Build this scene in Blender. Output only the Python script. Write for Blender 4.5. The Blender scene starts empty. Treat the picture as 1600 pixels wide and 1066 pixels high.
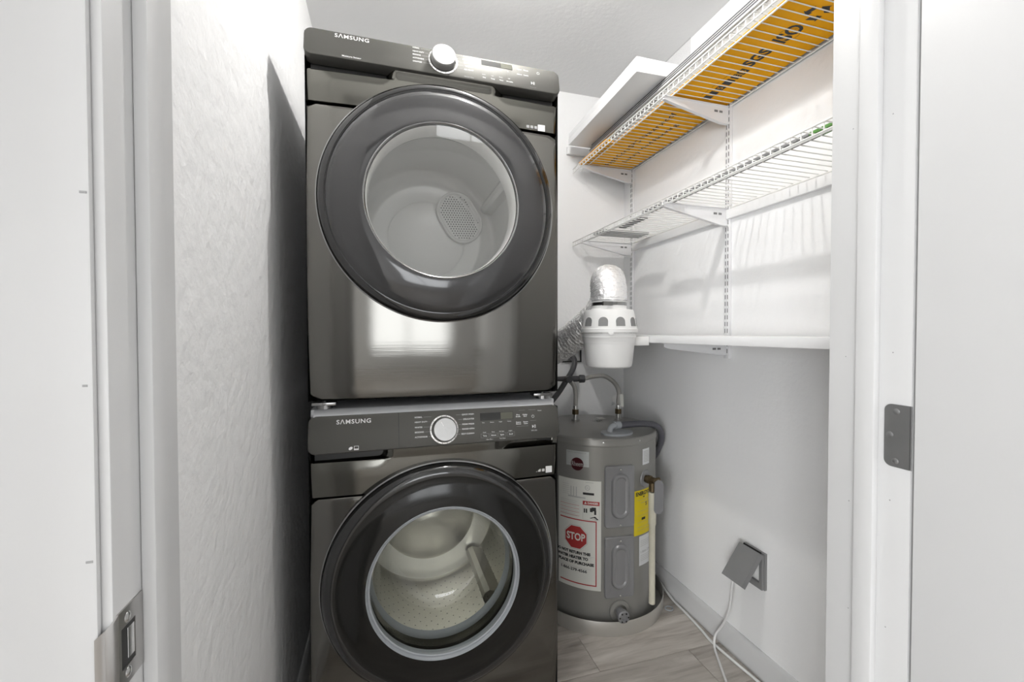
import bpy, bmesh, math, random
from mathutils import Vector, Matrix
random.seed(7)
S = bpy.context.scene
COL = S.collection
PI = math.pi

# ------------------------------------------------------------------ camera
F_PX, YAW, PITCH, ROLL, CAM_H = 672.47, .286, .0192, -.0013, 1.198
cd = bpy.data.cameras.new('camera'); cam = bpy.data.objects.new('camera', cd); COL.objects.link(cam)
cd.sensor_fit = 'HORIZONTAL'; cd.sensor_width = 36; cd.lens = F_PX / 1600 * 36
cd.clip_start = .02; cd.clip_end = 60
fw = Vector((math.sin(YAW)*math.cos(PITCH), math.cos(YAW)*math.cos(PITCH), -math.sin(PITCH)))
rt = Vector((math.cos(YAW), -math.sin(YAW), 0)); up = rt.cross(fw)
r2 = rt*math.cos(ROLL) + up*math.sin(ROLL); u2 = -rt*math.sin(ROLL) + up*math.cos(ROLL)
cam.matrix_world = Matrix(((r2.x, u2.x, -fw.x, 0), (r2.y, u2.y, -fw.y, 0), (r2.z, u2.z, -fw.z, CAM_H), (0, 0, 0, 1)))
S.camera = cam

# ------------------------------------------------------------------ world, lights, exposure
w = bpy.data.worlds.new('world'); S.world = w; w.use_nodes = True
w.node_tree.nodes['Background'].inputs[0].default_value = (.86, .93, 1, 1)
w.node_tree.nodes['Background'].inputs[1].default_value = 1.0
S.view_settings.view_transform = 'Standard'; S.view_settings.look = 'None'
S.view_settings.gamma = 1; S.view_settings.use_curve_mapping = False
S.view_settings.exposure = 0.07
P_BULB, P_HALL, P_WIN, P_SIDE_FILL = 25.0, .4, 40.0, 240.0

def area(name, loc, target, sx, sy, power, col=(1, 1, 1)):
    l = bpy.data.lights.new(name, 'AREA'); l.shape = 'RECTANGLE'; l.size = sx; l.size_y = sy
    l.energy = power; l.color = col
    o = bpy.data.objects.new(name, l); COL.objects.link(o); o.location = loc
    o.rotation_euler = (Vector(target)-Vector(loc)).to_track_quat('-Z', 'Y').to_euler()
    return o
area('window_daylight', (.3, -5.06, 1.175), (.3, 0, 1.175), 1.5, 1.45, P_WIN, (.97, .985, 1))
area('added_side_fill', (-4.26, -3.70, 1.05), (0, -3.70, 1.05), 1.9, 1.95, P_SIDE_FILL, (.97, .985, 1))  # added fill with no known source, brightens the shelf wall through the doorway

# ------------------------------------------------------------------ dimensions of the place
XL, XR, YB, H = -.277, 1.245, 2.077, 2.44
JL, JR, JY0, JY1 = -.187, .624, .370, .474
HX0, HX1, HY = -4.2, 2.3, -5.0
YF = 1.187                    # front plane of the two machines
MX0, MX1, MC = -.191, .495, .152
HC = (.92, 1.775); HR = .262  # water heater

# ------------------------------------------------------------------ materials
def nt(m):
    m.use_nodes = True; return m.node_tree.nodes, m.node_tree.links
def mat(name, col, rough=.5, metal=0, bump=None, var=None, coat=0, spec=None, emit=None, stretch=None, rvar=0):
    m = bpy.data.materials.new(name); n, l = nt(m); b = n['Principled BSDF']
    b.inputs['Base Color'].default_value = (*col, 1); b.inputs['Roughness'].default_value = rough
    b.inputs['Metallic'].default_value = metal
    if coat: b.inputs['Coat Weight'].default_value = coat; b.inputs['Coat Roughness'].default_value = .05
    if spec is not None: b.inputs['Specular IOR Level'].default_value = spec
    if emit: b.inputs['Emission Color'].default_value = (*emit[0], 1); b.inputs['Emission Strength'].default_value = emit[1]
    if bump or var or rvar:
        tc = n.new('ShaderNodeTexCoord'); mp = n.new('ShaderNodeMapping')
        l.new(tc.outputs['Object'], mp.inputs['Vector'])
        if stretch: mp.inputs['Scale'].default_value = stretch
    if bump:
        sc, st, det = bump
        t = n.new('ShaderNodeTexNoise'); t.inputs['Scale'].default_value = sc; t.inputs['Detail'].default_value = det
        l.new(mp.outputs[0], t.inputs['Vector'])
        bp = n.new('ShaderNodeBump'); bp.inputs['Strength'].default_value = st; bp.inputs['Distance'].default_value = .01
        l.new(t.outputs['Fac'], bp.inputs['Height']); l.new(bp.outputs[0], b.inputs['Normal'])
    if var:
        sc, amt = var
        t2 = n.new('ShaderNodeTexNoise'); t2.inputs['Scale'].default_value = sc; t2.inputs['Detail'].default_value = 4
        l.new(mp.outputs[0], t2.inputs['Vector'])
        cr = n.new('ShaderNodeValToRGB'); e = cr.color_ramp.elements
        e[0].position = .3; e[1].position = .7
        e[0].color = (*[c*(1-amt) for c in col], 1); e[1].color = (*[min(1, c*(1+amt)) for c in col], 1)
        l.new(t2.outputs['Fac'], cr.inputs[0]); l.new(cr.outputs[0], b.inputs['Base Color'])
    if rvar:
        t3 = n.new('ShaderNodeTexNoise'); t3.inputs['Scale'].default_value = 6; t3.inputs['Detail'].default_value = 3
        l.new(mp.outputs[0], t3.inputs['Vector'])
        mr = n.new('ShaderNodeMapRange'); mr.inputs['To Min'].default_value = max(.02, rough-rvar); mr.inputs['To Max'].default_value = rough+rvar
        l.new(t3.outputs['Fac'], mr.inputs['Value']); l.new(mr.outputs[0], b.inputs['Roughness'])
    return m
M = {}
M['wall'] = mat('wall_paint', (.89, .89, .89), .75, bump=(55, .12, 3), var=(3, .012))
M['wall_rough'] = mat('wall_paint_textured', (.89, .89, .89), .7, bump=(30, .55, 6), var=(3, .012))
M['ceiling'] = mat('ceiling_paint', (.80, .80, .80), .85, bump=(60, .1, 3))
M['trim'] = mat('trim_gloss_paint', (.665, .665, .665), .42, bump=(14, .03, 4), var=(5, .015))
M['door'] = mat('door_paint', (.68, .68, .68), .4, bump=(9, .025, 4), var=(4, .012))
M['steel_black'] = mat('black_stainless_brushed', (.15, .146, .136), .075, 1, bump=(1, .012, 2), stretch=(3, 3, 700), rvar=.02)
M['fascia'] = mat('fascia_dark_gloss', (.13, .127, .115), .11, 1, bump=(1, .01, 2), stretch=(3, 3, 700))
M['panel'] = mat('panel_graphite', (.105, .103, .095), .56, .85, bump=(1, .03, 2), stretch=(3, 3, 900))
M['cabinet'] = mat('cabinet_dark_enamel', (.05, .05, .05), .35, .3)
M['cab_top'] = mat('cabinet_top_grey', (.62, .63, .65), .3, .3)
M['black'] = mat('black_plastic', (.012, .012, .012), .35)
M['blackgloss'] = mat('black_gloss_plastic', (.010, .010, .010), .07, coat=.6)
M['ring_grey'] = mat('smoked_door_ring', (.030, .030, .031), .10, coat=.5, spec=.5)
M['ring_dark'] = mat('smoked_door_ring_dark', (.009, .009, .008), .12, coat=0, spec=.35)
M['chrome'] = mat('brushed_chrome', (.80, .80, .79), .22, 1, bump=(40, .02, 2))
M['chrome_dark'] = mat('dark_chrome', (.30, .30, .30), .18, 1)
M['knob'] = mat('knob_spun_aluminium', (.44, .44, .435), .42, 1, bump=(90, .03, 2))
M['drum_dryer'] = mat('dryer_drum_enamel', (.90, .90, .885), .30, 0)
M['drum_washer'] = mat('washer_drum_steel', (.78, .76, .70), .28, .85, bump=(120, .05, 2))
M['gasket'] = mat('grey_rubber_gasket', (.34, .36, .38), .45)
M['print_white'] = mat('white_print', (.80, .80, .80), .6)
M['print_grey'] = mat('grey_print', (.36, .36, .36), .6)
M['print_black'] = mat('black_print', (.02, .02, .02), .6)
M['print_red'] = mat('red_print', (.42, .035, .035), .6)
M['print_faint'] = mat('faint_print', (.52, .52, .50), .7)
M['print_pink'] = mat('pale_red_print', (.62, .34, .32), .7)
M['display'] = mat('display_window', (.018, .018, .016), .12)
M['lcd'] = mat('display_lcd', (.10, .10, .075), .15)
M['heater'] = mat('heater_grey_enamel', (.285, .28, .262), .30, .2, bump=(6, .03, 3), var=(2, .06), rvar=.05)
M['heater_panel'] = mat('heater_panel_grey', (.28, .28, .285), .28, .2, bump=(6, .03, 3))
M['pan'] = mat('pan_aluminium', (.66, .65, .62), .4, .75, bump=(25, .08, 3), rvar=.08)
M['paper'] = mat('label_paper', (.74, .74, .69), .55)
M['paper_w'] = mat('label_paper_white', (.76, .77, .78), .5)
M['silver'] = mat('silver_label', (.55, .57, .56), .4, .3)
M['maroon'] = mat('maroon_badge', (.055, .006, .010), .3)
M['yellow_label'] = mat('yellow_label', (.78, .62, .01), .5)
M['pvc'] = mat('pvc_pipe_cream', (.70, .67, .55), .5, var=(30, .05))
M['brass'] = mat('aged_brass', (.16, .12, .07), .45, .8, bump=(60, .2, 3))
M['tag'] = mat('grey_metal_tag', (.25, .25, .26), .45, .3)
M['flex'] = mat('braided_hose', (.52, .51, .49), .3, .9, bump=(400, .5, 1))
M['hose'] = mat('dark_grey_hose', (.07, .07, .075), .4)
M['conduit'] = mat('grey_conduit', (.10, .10, .115), .5, bump=(1, .1, 1), stretch=(300, 300, 300))
M['fitting'] = mat('pale_grey_fitting', (.40, .42, .44), .45)
M['foil'] = mat('aluminium_foil_duct', (.95, .95, .95), .26, .55, bump=(85, .7, 5))
M['wplastic'] = mat('white_plastic', (.84, .84, .83), .42)
M['screen'] = mat('lint_screen_grey', (.25, .25, .25), .7)
M['wire'] = mat('white_vinyl_wire', (.82, .82, .80), .4)
M['bracket'] = mat('white_enamel_steel', (.80, .80, .81), .35)
M['slot'] = mat('slot_shadow_grey', (.20, .20, .20), .8)
M['melamine'] = mat('white_melamine', (.82, .82, .82), .38)
M['carton'] = mat('yellow_carton', (.86, .40, .0), .6, var=(6, .05), spec=.15)
M['carton_side'] = mat('carton_grey_edge', (.34, .33, .31), .6, var=(14, .12))
M['plank_edge'] = mat('dark_plank_edge', (.07, .07, .08), .6)
M['plank_face'] = mat('light_plank_face', (.55, .55, .54), .5)
M['greybox'] = mat('grey_flat_panel', (.40, .40, .40), .6)
M['green'] = mat('green_card', (.10, .26, .06), .5)
M['darkstrip'] = mat('dark_grey_strip', (.20, .20, .20), .5)
M['box_grey'] = mat('outlet_cover_grey', (.235, .235, .235), .5, bump=(30, .05, 2), var=(12, .04))
M['cord'] = mat('white_cord', (.80, .80, .79), .45)
M['strike'] = mat('satin_nickel', (.50, .49, .48), .28, 1)
M['hinge'] = mat('hinge_grey_steel', (.24, .24, .24), .38, .75, var=(30, .05))
M['bulb'] = mat('bulb_glow', (1, 1, 1), .4, emit=((1, .985, .96), 1.0))
M['led'] = mat('led_panel_glow', (1, 1, 1), .4, emit=((1, 1, 1), 1.0))

def glassmat(name, tint, ior=1.45, refl=1.0):
    m = bpy.data.materials.new(name); n, l = nt(m); n.remove(n['Principled BSDF'])
    tr = n.new('ShaderNodeBsdfTransparent'); tr.inputs[0].default_value = (*tint, 1)
    gl = n.new('ShaderNodeBsdfGlossy'); gl.inputs['Roughness'].default_value = .03
    lw = n.new('ShaderNodeLayerWeight'); lw.inputs['Blend'].default_value = .5
    pw = n.new('ShaderNodeMath'); pw.operation = 'POWER'; pw.inputs[1].default_value = 4.0; l.new(lw.outputs['Facing'], pw.inputs[0])
    f0 = ((ior-1)/(ior+1))**2*1.5
    fr = n.new('ShaderNodeMath'); fr.operation = 'MULTIPLY_ADD'; fr.inputs[1].default_value = .8; fr.inputs[2].default_value = f0; fr.use_clamp = True
    l.new(pw.outputs[0], fr.inputs[0])
    mx = n.new('ShaderNodeMixShader')
    l.new(fr.outputs[0], mx.inputs[0]); l.new(tr.outputs[0], mx.inputs[1]); l.new(gl.outputs[0], mx.inputs[2])
    l.new(mx.outputs[0], n['Material Output'].inputs['Surface']); return m
M['glass'] = glassmat('door_glass', (.99, .99, .98), 1.5)
M['glass_bowl'] = glassmat('washer_bowl_glass', (.93, .95, .93), 1.6)
M['acrylic'] = glassmat('clear_acrylic', (.95, .95, .95), 1.5)

def woodmat():
    m = bpy.data.materials.new('grey_beige_wood_plank'); n, l = nt(m); b = n['Principled BSDF']
    tc = n.new('ShaderNodeTexCoord'); oi = n.new('ShaderNodeObjectInfo')
    mp = n.new('ShaderNodeMapping'); mp.inputs['Scale'].default_value = (1.3, 11, 11)
    ad = n.new('ShaderNodeVectorMath'); ad.operation = 'ADD'
    ml = n.new('ShaderNodeVectorMath'); ml.operation = 'SCALE'; ml.inputs['Scale'].default_value = 37
    cb = n.new('ShaderNodeCombineXYZ')
    for i in range(3): l.new(oi.outputs['Random'], cb.inputs[i])
    l.new(cb.outputs[0], ml.inputs[0]); l.new(tc.outputs['Object'], ad.inputs[0]); l.new(ml.outputs[0], ad.inputs[1])
    l.new(ad.outputs[0], mp.inputs[0])
    t = n.new('ShaderNodeTexNoise'); t.inputs['Scale'].default_value = 2.2; t.inputs['Detail'].default_value = 8
    t.inputs['Roughness'].default_value = .62; t.inputs['Distortion'].default_value = .6
    l.new(mp.outputs[0], t.inputs['Vector'])
    cr = n.new('ShaderNodeValToRGB'); e = cr.color_ramp.elements
    e[0].position = .30; e[0].color = (.30, .262, .225, 1); e[1].position = .72; e[1].color = (.66, .62, .57, 1)
    k = cr.color_ramp.elements.new(.5); k.color = (.49, .45, .405, 1)
    l.new(t.outputs['Fac'], cr.inputs[0])
    hs = n.new('ShaderNodeHueSaturation'); mr = n.new('ShaderNodeMapRange')
    mr.inputs['To Min'].default_value = .88; mr.inputs['To Max'].default_value = 1.08
    l.new(oi.outputs['Random'], mr.inputs['Value']); l.new(mr.outputs[0], hs.inputs['Value'])
    l.new(cr.outputs[0], hs.inputs['Color']); l.new(hs.outputs[0], b.inputs['Base Color'])
    b.inputs['Roughness'].default_value = .42
    bp = n.new('ShaderNodeBump'); bp.inputs['Strength'].default_value = .08
    l.new(t.outputs['Fac'], bp.inputs['Height']); l.new(bp.outputs[0], b.inputs['Normal'])
    return m
M['wood'] = woodmat()

# ------------------------------------------------------------------ mesh helpers
def world_loc(o):
    v = Vector((0, 0, 0))
    while o: v += o.location; o = o.parent
    return v
def tag(o, label=None, cat=None, group=None, kind=None):
    if label: o['label'] = label
    if cat: o['category'] = cat
    if group: o['group'] = group
    if kind: o['kind'] = kind
    return o
def thing(name, label, cat, loc, group=None):
    o = bpy.data.objects.new(name, None); COL.objects.link(o); o.location = loc; o.empty_display_size = .05
    return tag(o, label, cat, group)
def link(name, me, m, parent=None):
    o = bpy.data.objects.new(name, me); COL.objects.link(o)
    if m and not me.materials: me.materials.append(m)
    if parent: o.parent = parent
    return o
class MB:
    def __init__(s): s.v = []; s.f = []
    def add(s, vs, fs):
        b = len(s.v); s.v += [tuple(p) for p in vs]; s.f += [tuple(i+b for i in f) for f in fs]; return s
    def box(s, x0, x1, y0, y1, z0, z1):
        vs = [(x, y, z) for z in (z0, z1) for y in (y0, y1) for x in (x0, x1)]
        return s.add(vs, [(0, 2, 3, 1), (4, 5, 7, 6), (0, 1, 5, 4), (2, 6, 7, 3), (0, 4, 6, 2), (1, 3, 7, 5)])
    def rings(s, rs, closed=True, cap0=False, cap1=False):
        n = len(rs[0]); vs = [p for r in rs for p in r]; fs = []
        for i in range(len(rs)-1):
            for j in range(n if closed else n-1):
                a, b = i*n+j, i*n+(j+1) % n
                fs.append((a, b, b+n, a+n))
        if cap0: fs.append(tuple(range(n-1, -1, -1)))
        if cap1: fs.append(tuple(range((len(rs)-1)*n, len(rs)*n)))
        return s.add(vs, fs)
    def tube(s, path, r, seg=12, caps=True):
        P = [Vector(p) for p in path]; n = len(P); rs = []
        T = [(P[min(i+1, n-1)]-P[max(i-1, 0)]).normalized() for i in range(n)]
        a = Vector((0, 0, 1)) if abs(T[0].z) < .9 else Vector((1, 0, 0))
        u = T[0].cross(a).normalized()
        for i in range(n):
            u = (u-T[i]*u.dot(T[i])).normalized(); w_ = T[i].cross(u)
            rr = r[i] if isinstance(r, (list, tuple)) else r
            rs.append([P[i]+(u*math.cos(2*PI*k/seg)+w_*math.sin(2*PI*k/seg))*rr for k in range(seg)])
        return s.rings(rs, True, caps, caps)
    def lathe(s, prof, org, axis=(0, 0, 1), seg=48, cap0=False, cap1=False):
        ax = Vector(axis).normalized(); a = Vector((1, 0, 0)) if abs(ax.x) < .9 else Vector((0, 0, 1))
        u = (a-ax*a.dot(ax)).normalized(); w_ = ax.cross(u); o = Vector(org)
        rs = [[o+ax*h+(u*math.cos(2*PI*k/seg)+w_*math.sin(2*PI*k/seg))*r for k in range(seg)] for r, h in prof]
        return s.rings(rs, True, cap0, cap1)
    def prism(s, pts, fn, t0, t1):
        n = len(pts)
        vs = [fn(p[0], p[1], t0) for p in pts]+[fn(p[0], p[1], t1) for p in pts]
        fs = [tuple(range(n-1, -1, -1)), tuple(range(n, 2*n))]+[(i, (i+1) % n, n+(i+1) % n, n+i) for i in range(n)]
        return s.add(vs, fs)
    def build(s, name, m, parent=None, bevel=0, smooth=35, segs=2, fix=True):
        o0 = world_loc(parent) if parent else Vector((0, 0, 0))
        me = bpy.data.meshes.new(name)
        me.from_pydata([tuple(Vector(p)-o0) for p in s.v], [], s.f); me.update()
        bm = bmesh.new(); bm.from_mesh(me)
        bmesh.ops.remove_doubles(bm, verts=bm.verts, dist=1e-6)
        if fix: bmesh.ops.recalc_face_normals(bm, faces=bm.faces)
        if bevel: bmesh.ops.bevel(bm, geom=list(bm.edges), offset=bevel, segments=segs, affect='EDGES', profile=.5)
        for f in bm.faces: f.smooth = True
        bm.to_mesh(me); bm.free()
        me.set_sharp_from_angle(angle=math.radians(smooth))
        return link(name, me, m, parent)
def spline(pts, n=10):
    P = [Vector(p) for p in pts]; P = [P[0]*2-P[1]]+P+[P[-1]*2-P[-2]]; out = []
    for i in range(1, len(P)-2):
        for k in range(n):
            t = k/n; a, b, c, d = P[i-1:i+3]
            out.append(.5*((2*b)+(c-a)*t+(2*a-5*b+4*c-d)*t*t+(3*b-a-3*c+d)*t**3))
    out.append(P[-2]); return out
def rrect(w_, h_, r, n=8):
    pts = []
    for cx, cy, a in ((w_/2-r, h_/2-r, 0), (-w_/2+r, h_/2-r, 90), (-w_/2+r, -h_/2+r, 180), (w_/2-r, -h_/2+r, 270)):
        for k in range(n+1):
            t = math.radians(a+90*k/n); pts.append((cx+r*math.cos(t), cy+r*math.sin(t)))
    return pts
def text_mesh(txt, size, align='CENTER', width=None, bold=0, spacing=1.0, height=None):
    c = bpy.data.curves.new('t', 'FONT'); c.body = txt; c.size = size; c.align_x = align; c.align_y = 'CENTER'
    c.offset = bold; c.space_character = spacing; c.resolution_u = 3
    o = bpy.data.objects.new('t', c); COL.objects.link(o)
    dg = bpy.context.evaluated_depsgraph_get(); me = bpy.data.meshes.new_from_object(o.evaluated_get(dg))
    bpy.data.objects.remove(o); bpy.data.curves.remove(c)
    vs = [v.co.copy() for v in me.vertices]; fs = [tuple(p.vertices) for p in me.polygons]
    bpy.data.meshes.remove(me)
    xs = [v.x for v in vs]; ys = [v.y for v in vs]
    sx = width/(max(xs)-min(xs)) if width else 1
    sy = height/(max(ys)-min(ys)) if height else 1
    return [(v.x*sx, v.y*sy) for v in vs], fs
def text_obj(name, txt, fn, m, parent, size=.01, **k):
    vs, fs = text_mesh(txt, size, **k)
    mb = MB(); mb.add([fn(*p) for p in vs], fs)
    return mb.build(name, m, parent, fix=False)

# ================================================================== STRUCTURE
def struct(name, mb, m, label, cat, bevel=0):
    return tag(mb.build(name, m, None, bevel=bevel), label, cat, kind='structure')
sub = struct('floor', MB().box(HX0, HX1, HY, YB+.1, -.06, -.008), M['plank_edge'], 'grey beige wood plank floor of the closet and hall', 'floor')
pl_w, pl_l = .182, 1.22
pm = MB().box(-pl_l/2+.0006, pl_l/2-.0006, -pl_w/2+.0006, pl_w/2-.0006, -.008, 0).build('plank_mesh', M['wood'], None, bevel=.0008, segs=1)
plank_me = pm.data; bpy.data.objects.remove(pm)
row = 0; y = YB-.09
while y > HY:
    x = HX0+(.15+.37*row) % pl_l-pl_l/2
    while x < HX1+pl_l/2:
        if HX0 < x < HX1:
            o = link('plank', plank_me, None, sub); o.location = (x, y, 0)
        x += pl_l
    y -= pl_w; row += 1
struct('ceiling', MB().box(HX0, HX1, HY, YB+.1, H, H+.08), M['ceiling'], 'flat light grey painted ceiling', 'ceiling')
struct('wall_left', MB().box(XL-.1, XL, JY1, YB+.1, 0, H), M['wall_rough'], 'white textured plaster wall left of the stacked machines', 'wall')
struct('wall_right', MB().box(XR, XR+.1, JY1, YB+.1, 0, H), M['wall'], 'white painted wall carrying the shelves', 'wall')
struct('wall_back', MB().box(XL, XR, YB, YB+.1, 0, H), M['wall'], 'white painted wall behind the water heater', 'wall')
fwm = MB()
fwm.box(HX0, JL-.02, JY0+.0001, JY1, 0, H); fwm.box(JR+.02, HX1, JY0, JY1, 0, H); fwm.box(JL-.02, JR+.02, JY0, JY1, 2.06, H)
struct('wall_front', fwm, M['wall'], 'white wall around the closet doorway', 'wall')
hb = MB(); vy0, vy1, vz0, vz1 = -4.65, -2.75, .05, 2.05
hb.box(HX0-.1, HX0, HY, vy0, 0, H); hb.box(HX0-.1, HX0, vy1, JY1, 0, H); hb.box(HX0-.1, HX0, vy0, vy1, 0, vz0); hb.box(HX0-.1, HX0, vy0, vy1, vz1, H)
struct('wall_hall_left', hb, M['wall'], 'white hall wall around the added side window', 'wall')
wf = thing('added_window', 'added unseen white framed window for the side fill light', 'window', (HX0, -3.70, vz0)); wf['kind'] = 'structure'  # unseen window added to frame the side fill light
m_ = MB()
for a, b, c, d in ((vy0, vy0+.04, vz0, vz1), (vy1-.04, vy1, vz0, vz1), (vy0, vy1, vz0, vz0+.04), (vy0, vy1, vz1-.04, vz1), (-3.72, -3.68, vz0, vz1)):
    m_.box(HX0-.05, HX0-.01, a, b, c, d)
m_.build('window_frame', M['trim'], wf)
MB().box(HX0-.02, HX0+.04, vy0-.04, vy1+.04, vz0-.03, vz0).build('window_sill', M['trim'], wf)
struct('wall_added_shade', MB().box(HX0, -.40, .14, JY0, 0, H), M['wall'], 'added unseen white wall block shading the door casing', 'wall')  # unseen block added to keep the side light off the door casing
struct('wall_hall_right', MB().box(HX1, HX1+.1, HY, JY1, 0, H), M['wall'], 'white hall wall past the open door', 'wall')
hb = MB(); wx0, wx1, wz0, wz1 = -.5, 1.1, .45, 1.9
hb.box(HX0, wx0, HY-.1, HY, 0, H); hb.box(wx1, HX1, HY-.1, HY, 0, H); hb.box(wx0, wx1, HY-.1, HY, 0, wz0); hb.box(wx0, wx1, HY-.1, HY, wz1, H)
struct('wall_hall_back', hb, M['wall'], 'white hall wall with the window', 'wall')
wf = thing('window_1', 'white framed hall window with open blinds', 'window', (.3, HY, wz0)); wf['kind'] = 'structure'
m_ = MB()
for a, b, c, d in ((wx0, wx0+.04, wz0, wz1), (wx1-.04, wx1, wz0, wz1), (wx0, wx1, wz0, wz0+.04), (wx0, wx1, wz1-.04, wz1), (.28, .32, wz0, wz1)):
    m_.box(a, b, HY-.06, HY-.01, c, d)
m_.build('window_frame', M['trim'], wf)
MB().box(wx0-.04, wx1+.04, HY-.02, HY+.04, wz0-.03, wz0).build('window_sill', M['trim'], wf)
for k in range(16):
    z = wz0+.08+k*.085
    MB().box(wx0+.045, wx1-.045, HY-.012, HY+.012, z, z+.004).build('slat', M['wplastic'], wf)

def baseboard(name, pts, label):
    mb = MB()
    prof = [(0, 0), (.014, 0), (.014, .078), (.011, .088), (.005, .094), (0, .094)]
    (x0, y0), (x1, y1), (nx, ny) = pts
    rs = [[(x+nx*d, y+ny*d, z) for d, z in prof] for x, y in ((x0, y0), (x1, y1))]
    mb.rings(rs, True, True, True)
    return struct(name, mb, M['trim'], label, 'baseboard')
baseboard('baseboard_right', ((XR, JY1), (XR, YB), (-1, 0)), 'white baseboard along the shelf wall')
baseboard('baseboard_back', ((XL, YB), (XR, YB), (0, -1)), 'white baseboard behind the water heater')
baseboard('baseboard_left', ((XL, JY1), (XL, YB), (1, 0)), 'white baseboard beside the washing machine')

# door frame: left jamb, right jamb, casings, head
def jamb(name, x, sgn, label):
    j = thing(name, label, 'door jamb', (x, JY0, 0)); j['kind'] = 'structure'
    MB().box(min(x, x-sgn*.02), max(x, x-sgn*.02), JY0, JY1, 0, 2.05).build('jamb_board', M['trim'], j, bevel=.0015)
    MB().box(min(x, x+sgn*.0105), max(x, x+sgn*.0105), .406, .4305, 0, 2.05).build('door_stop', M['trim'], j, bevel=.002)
    return j
jl = jamb('trim_1', JL, 1, 'white painted door jamb holding the latch strike plate')
jr = jamb('trim_2', JR, -1, 'white painted door jamb holding the hinge leaf')
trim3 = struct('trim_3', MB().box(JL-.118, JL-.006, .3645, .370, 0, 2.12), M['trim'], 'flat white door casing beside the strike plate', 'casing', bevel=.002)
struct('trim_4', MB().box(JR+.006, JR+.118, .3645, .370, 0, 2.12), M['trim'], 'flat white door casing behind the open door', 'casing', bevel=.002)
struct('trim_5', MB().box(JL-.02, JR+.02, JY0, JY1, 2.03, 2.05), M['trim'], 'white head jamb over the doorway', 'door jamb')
# strike plate: flat leaf on the jamb with a latch hole and a curved lip
zs = .966
sp_out = []
sp = MB()
ys, zz = (.3735, .3770, .3950, .4055), (zs-.0290, zs-.0155, zs+.0155, zs+.0290)
xs_ = JL+.0012
for i in range(3):
    for j in range(3):
        if i == 1 and j == 1: continue
        sp.box(JL-.0004, xs_, ys[i], ys[i+1], zz[j], zz[j+1])
strike = sp.build('strike_plate', M['strike'], jl); strike['label'] = 'satin metal strike plate with curved lip'
lp = [(xs_, .3740), (xs_-.0004, .3712), (xs_-.0014, .3688), (xs_-.0032, .3668), (xs_-.0056, .3653), (xs_-.0080, .3645)]
rs = [[(x, y, zs-.0290+.002*i), (x, y, zs+.0290-.002*i), (x-.0012, y-.0008, zs+.0290-.002*i), (x-.0012, y-.0008, zs-.0290+.002*i)] for i, (x, y) in enumerate(lp)]
MB().rings(rs, True, True, True).build('strike_lip', M['strike'], strike)
MB().box(JL-.0006, JL+.0004, .3770, .3950, zs-.0155, zs+.0155).build('latch_hole', M['black'], strike)
tn = [(xs_-.0004, .3945), (xs_-.0003, .390), (xs_-.0006, .3865)]
MB().rings([[(x, y, zs-.0115), (x, y, zs+.0115), (x-.0006, y-.0005, zs+.0115), (x-.0006, y-.0005, zs-.0115)] for x, y in tn], True, True, True).build('tang', M['chrome'], strike)
def screw(parent, p, ax, r=.0038, m='chrome'):
    s = MB().lathe([(0.0001, .0012), (r*.6, .0011), (r, .0002), (r, -.001)], p, ax, 14).build('screw', M[m], parent)
    return s
for dz in (-.0207, .0207): screw(strike, (xs_, .3850, zs+dz), (1, 0, 0))
# hinge leaf on right jamb
hz = 1.066
hp = []
w2, h2, rr = .0255, .080, .0085
for cx, cy, a in ((.3990-rr, h2/2-rr, 0), (.3990-rr, -h2/2+rr, 270)):
    for k in range(7):
        t = math.radians(a+15*k if a == 0 else a+15*k); hp.append((cx+rr*math.cos(t), cy+rr*math.sin(t)))
top = [p for p in hp[:7]]; bot = [p for p in hp[7:]]
outline = [(.3705, -h2/2)]+bot+top+[(.3705, h2/2)]
leaf = MB().prism(outline, lambda a, b, t: (JR-t, a, hz+b), -.0004, .0014).build('hinge_leaf', M['hinge'], jr)
leaf['label'] = 'grey steel hinge leaf with rounded corners'
for yy, dz in ((.3855, .031), (.3925, .0005), (.3860, -.0325)): screw(leaf, (JR-.0014, yy, hz+dz), (-1, 0, 0), .0040, 'hinge')
# nail holes and a few scuffs
MARKS_R = [(.450, 1.164), (.391, 1.172), (.444, 1.480), (.395, 1.477), (.443, .961), (.392, .981), (.442, .809), (.395, .813)]
MARKS_C = [(-.1965, 1.294, .004), (-.1975, 1.162, .0028), (-.197, 1.040, .004)]
for yy, z in MARKS_R: MB().lathe([(.0009, 0), (.0006, .0002), (.0001, .0002)], (JR-.0001, yy, z), (-1, 0, 0), 8).build('nail_hole', M['print_grey'], jr)
for x, z, l_ in MARKS_C: MB().box(x-l_/2, x+l_/2, .3642, .3646, z-.0008, z+.0008).build('scuff', M['print_grey'], trim3)
# open door
d1 = thing('door_1', 'flat white slab door standing open beside the doorway', 'door', (.64, .36, .012)); d1['kind'] = 'structure'
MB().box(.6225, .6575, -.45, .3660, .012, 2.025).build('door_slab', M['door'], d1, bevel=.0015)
MB().tube([(.6235, .3690, hz-.04), (.6235, .3690, hz+.04)], .0001+.0005, 8).build('hinge_pin', M['hinge'], d1)
for s_ in (-1, 1):
    x = .6225 if s_ < 0 else .6575
    MB().lathe([(.030, 0), (.030, .004), (.026, .008), (.012, .010), (.011, .03), (.020, .036), (.026, .045), (.026, .055), (.020, .063), (.0005, .066)], (x, -.385, .96), (s_, 0, 0), 28).build('door_knob', M['strike'], d1)

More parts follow.
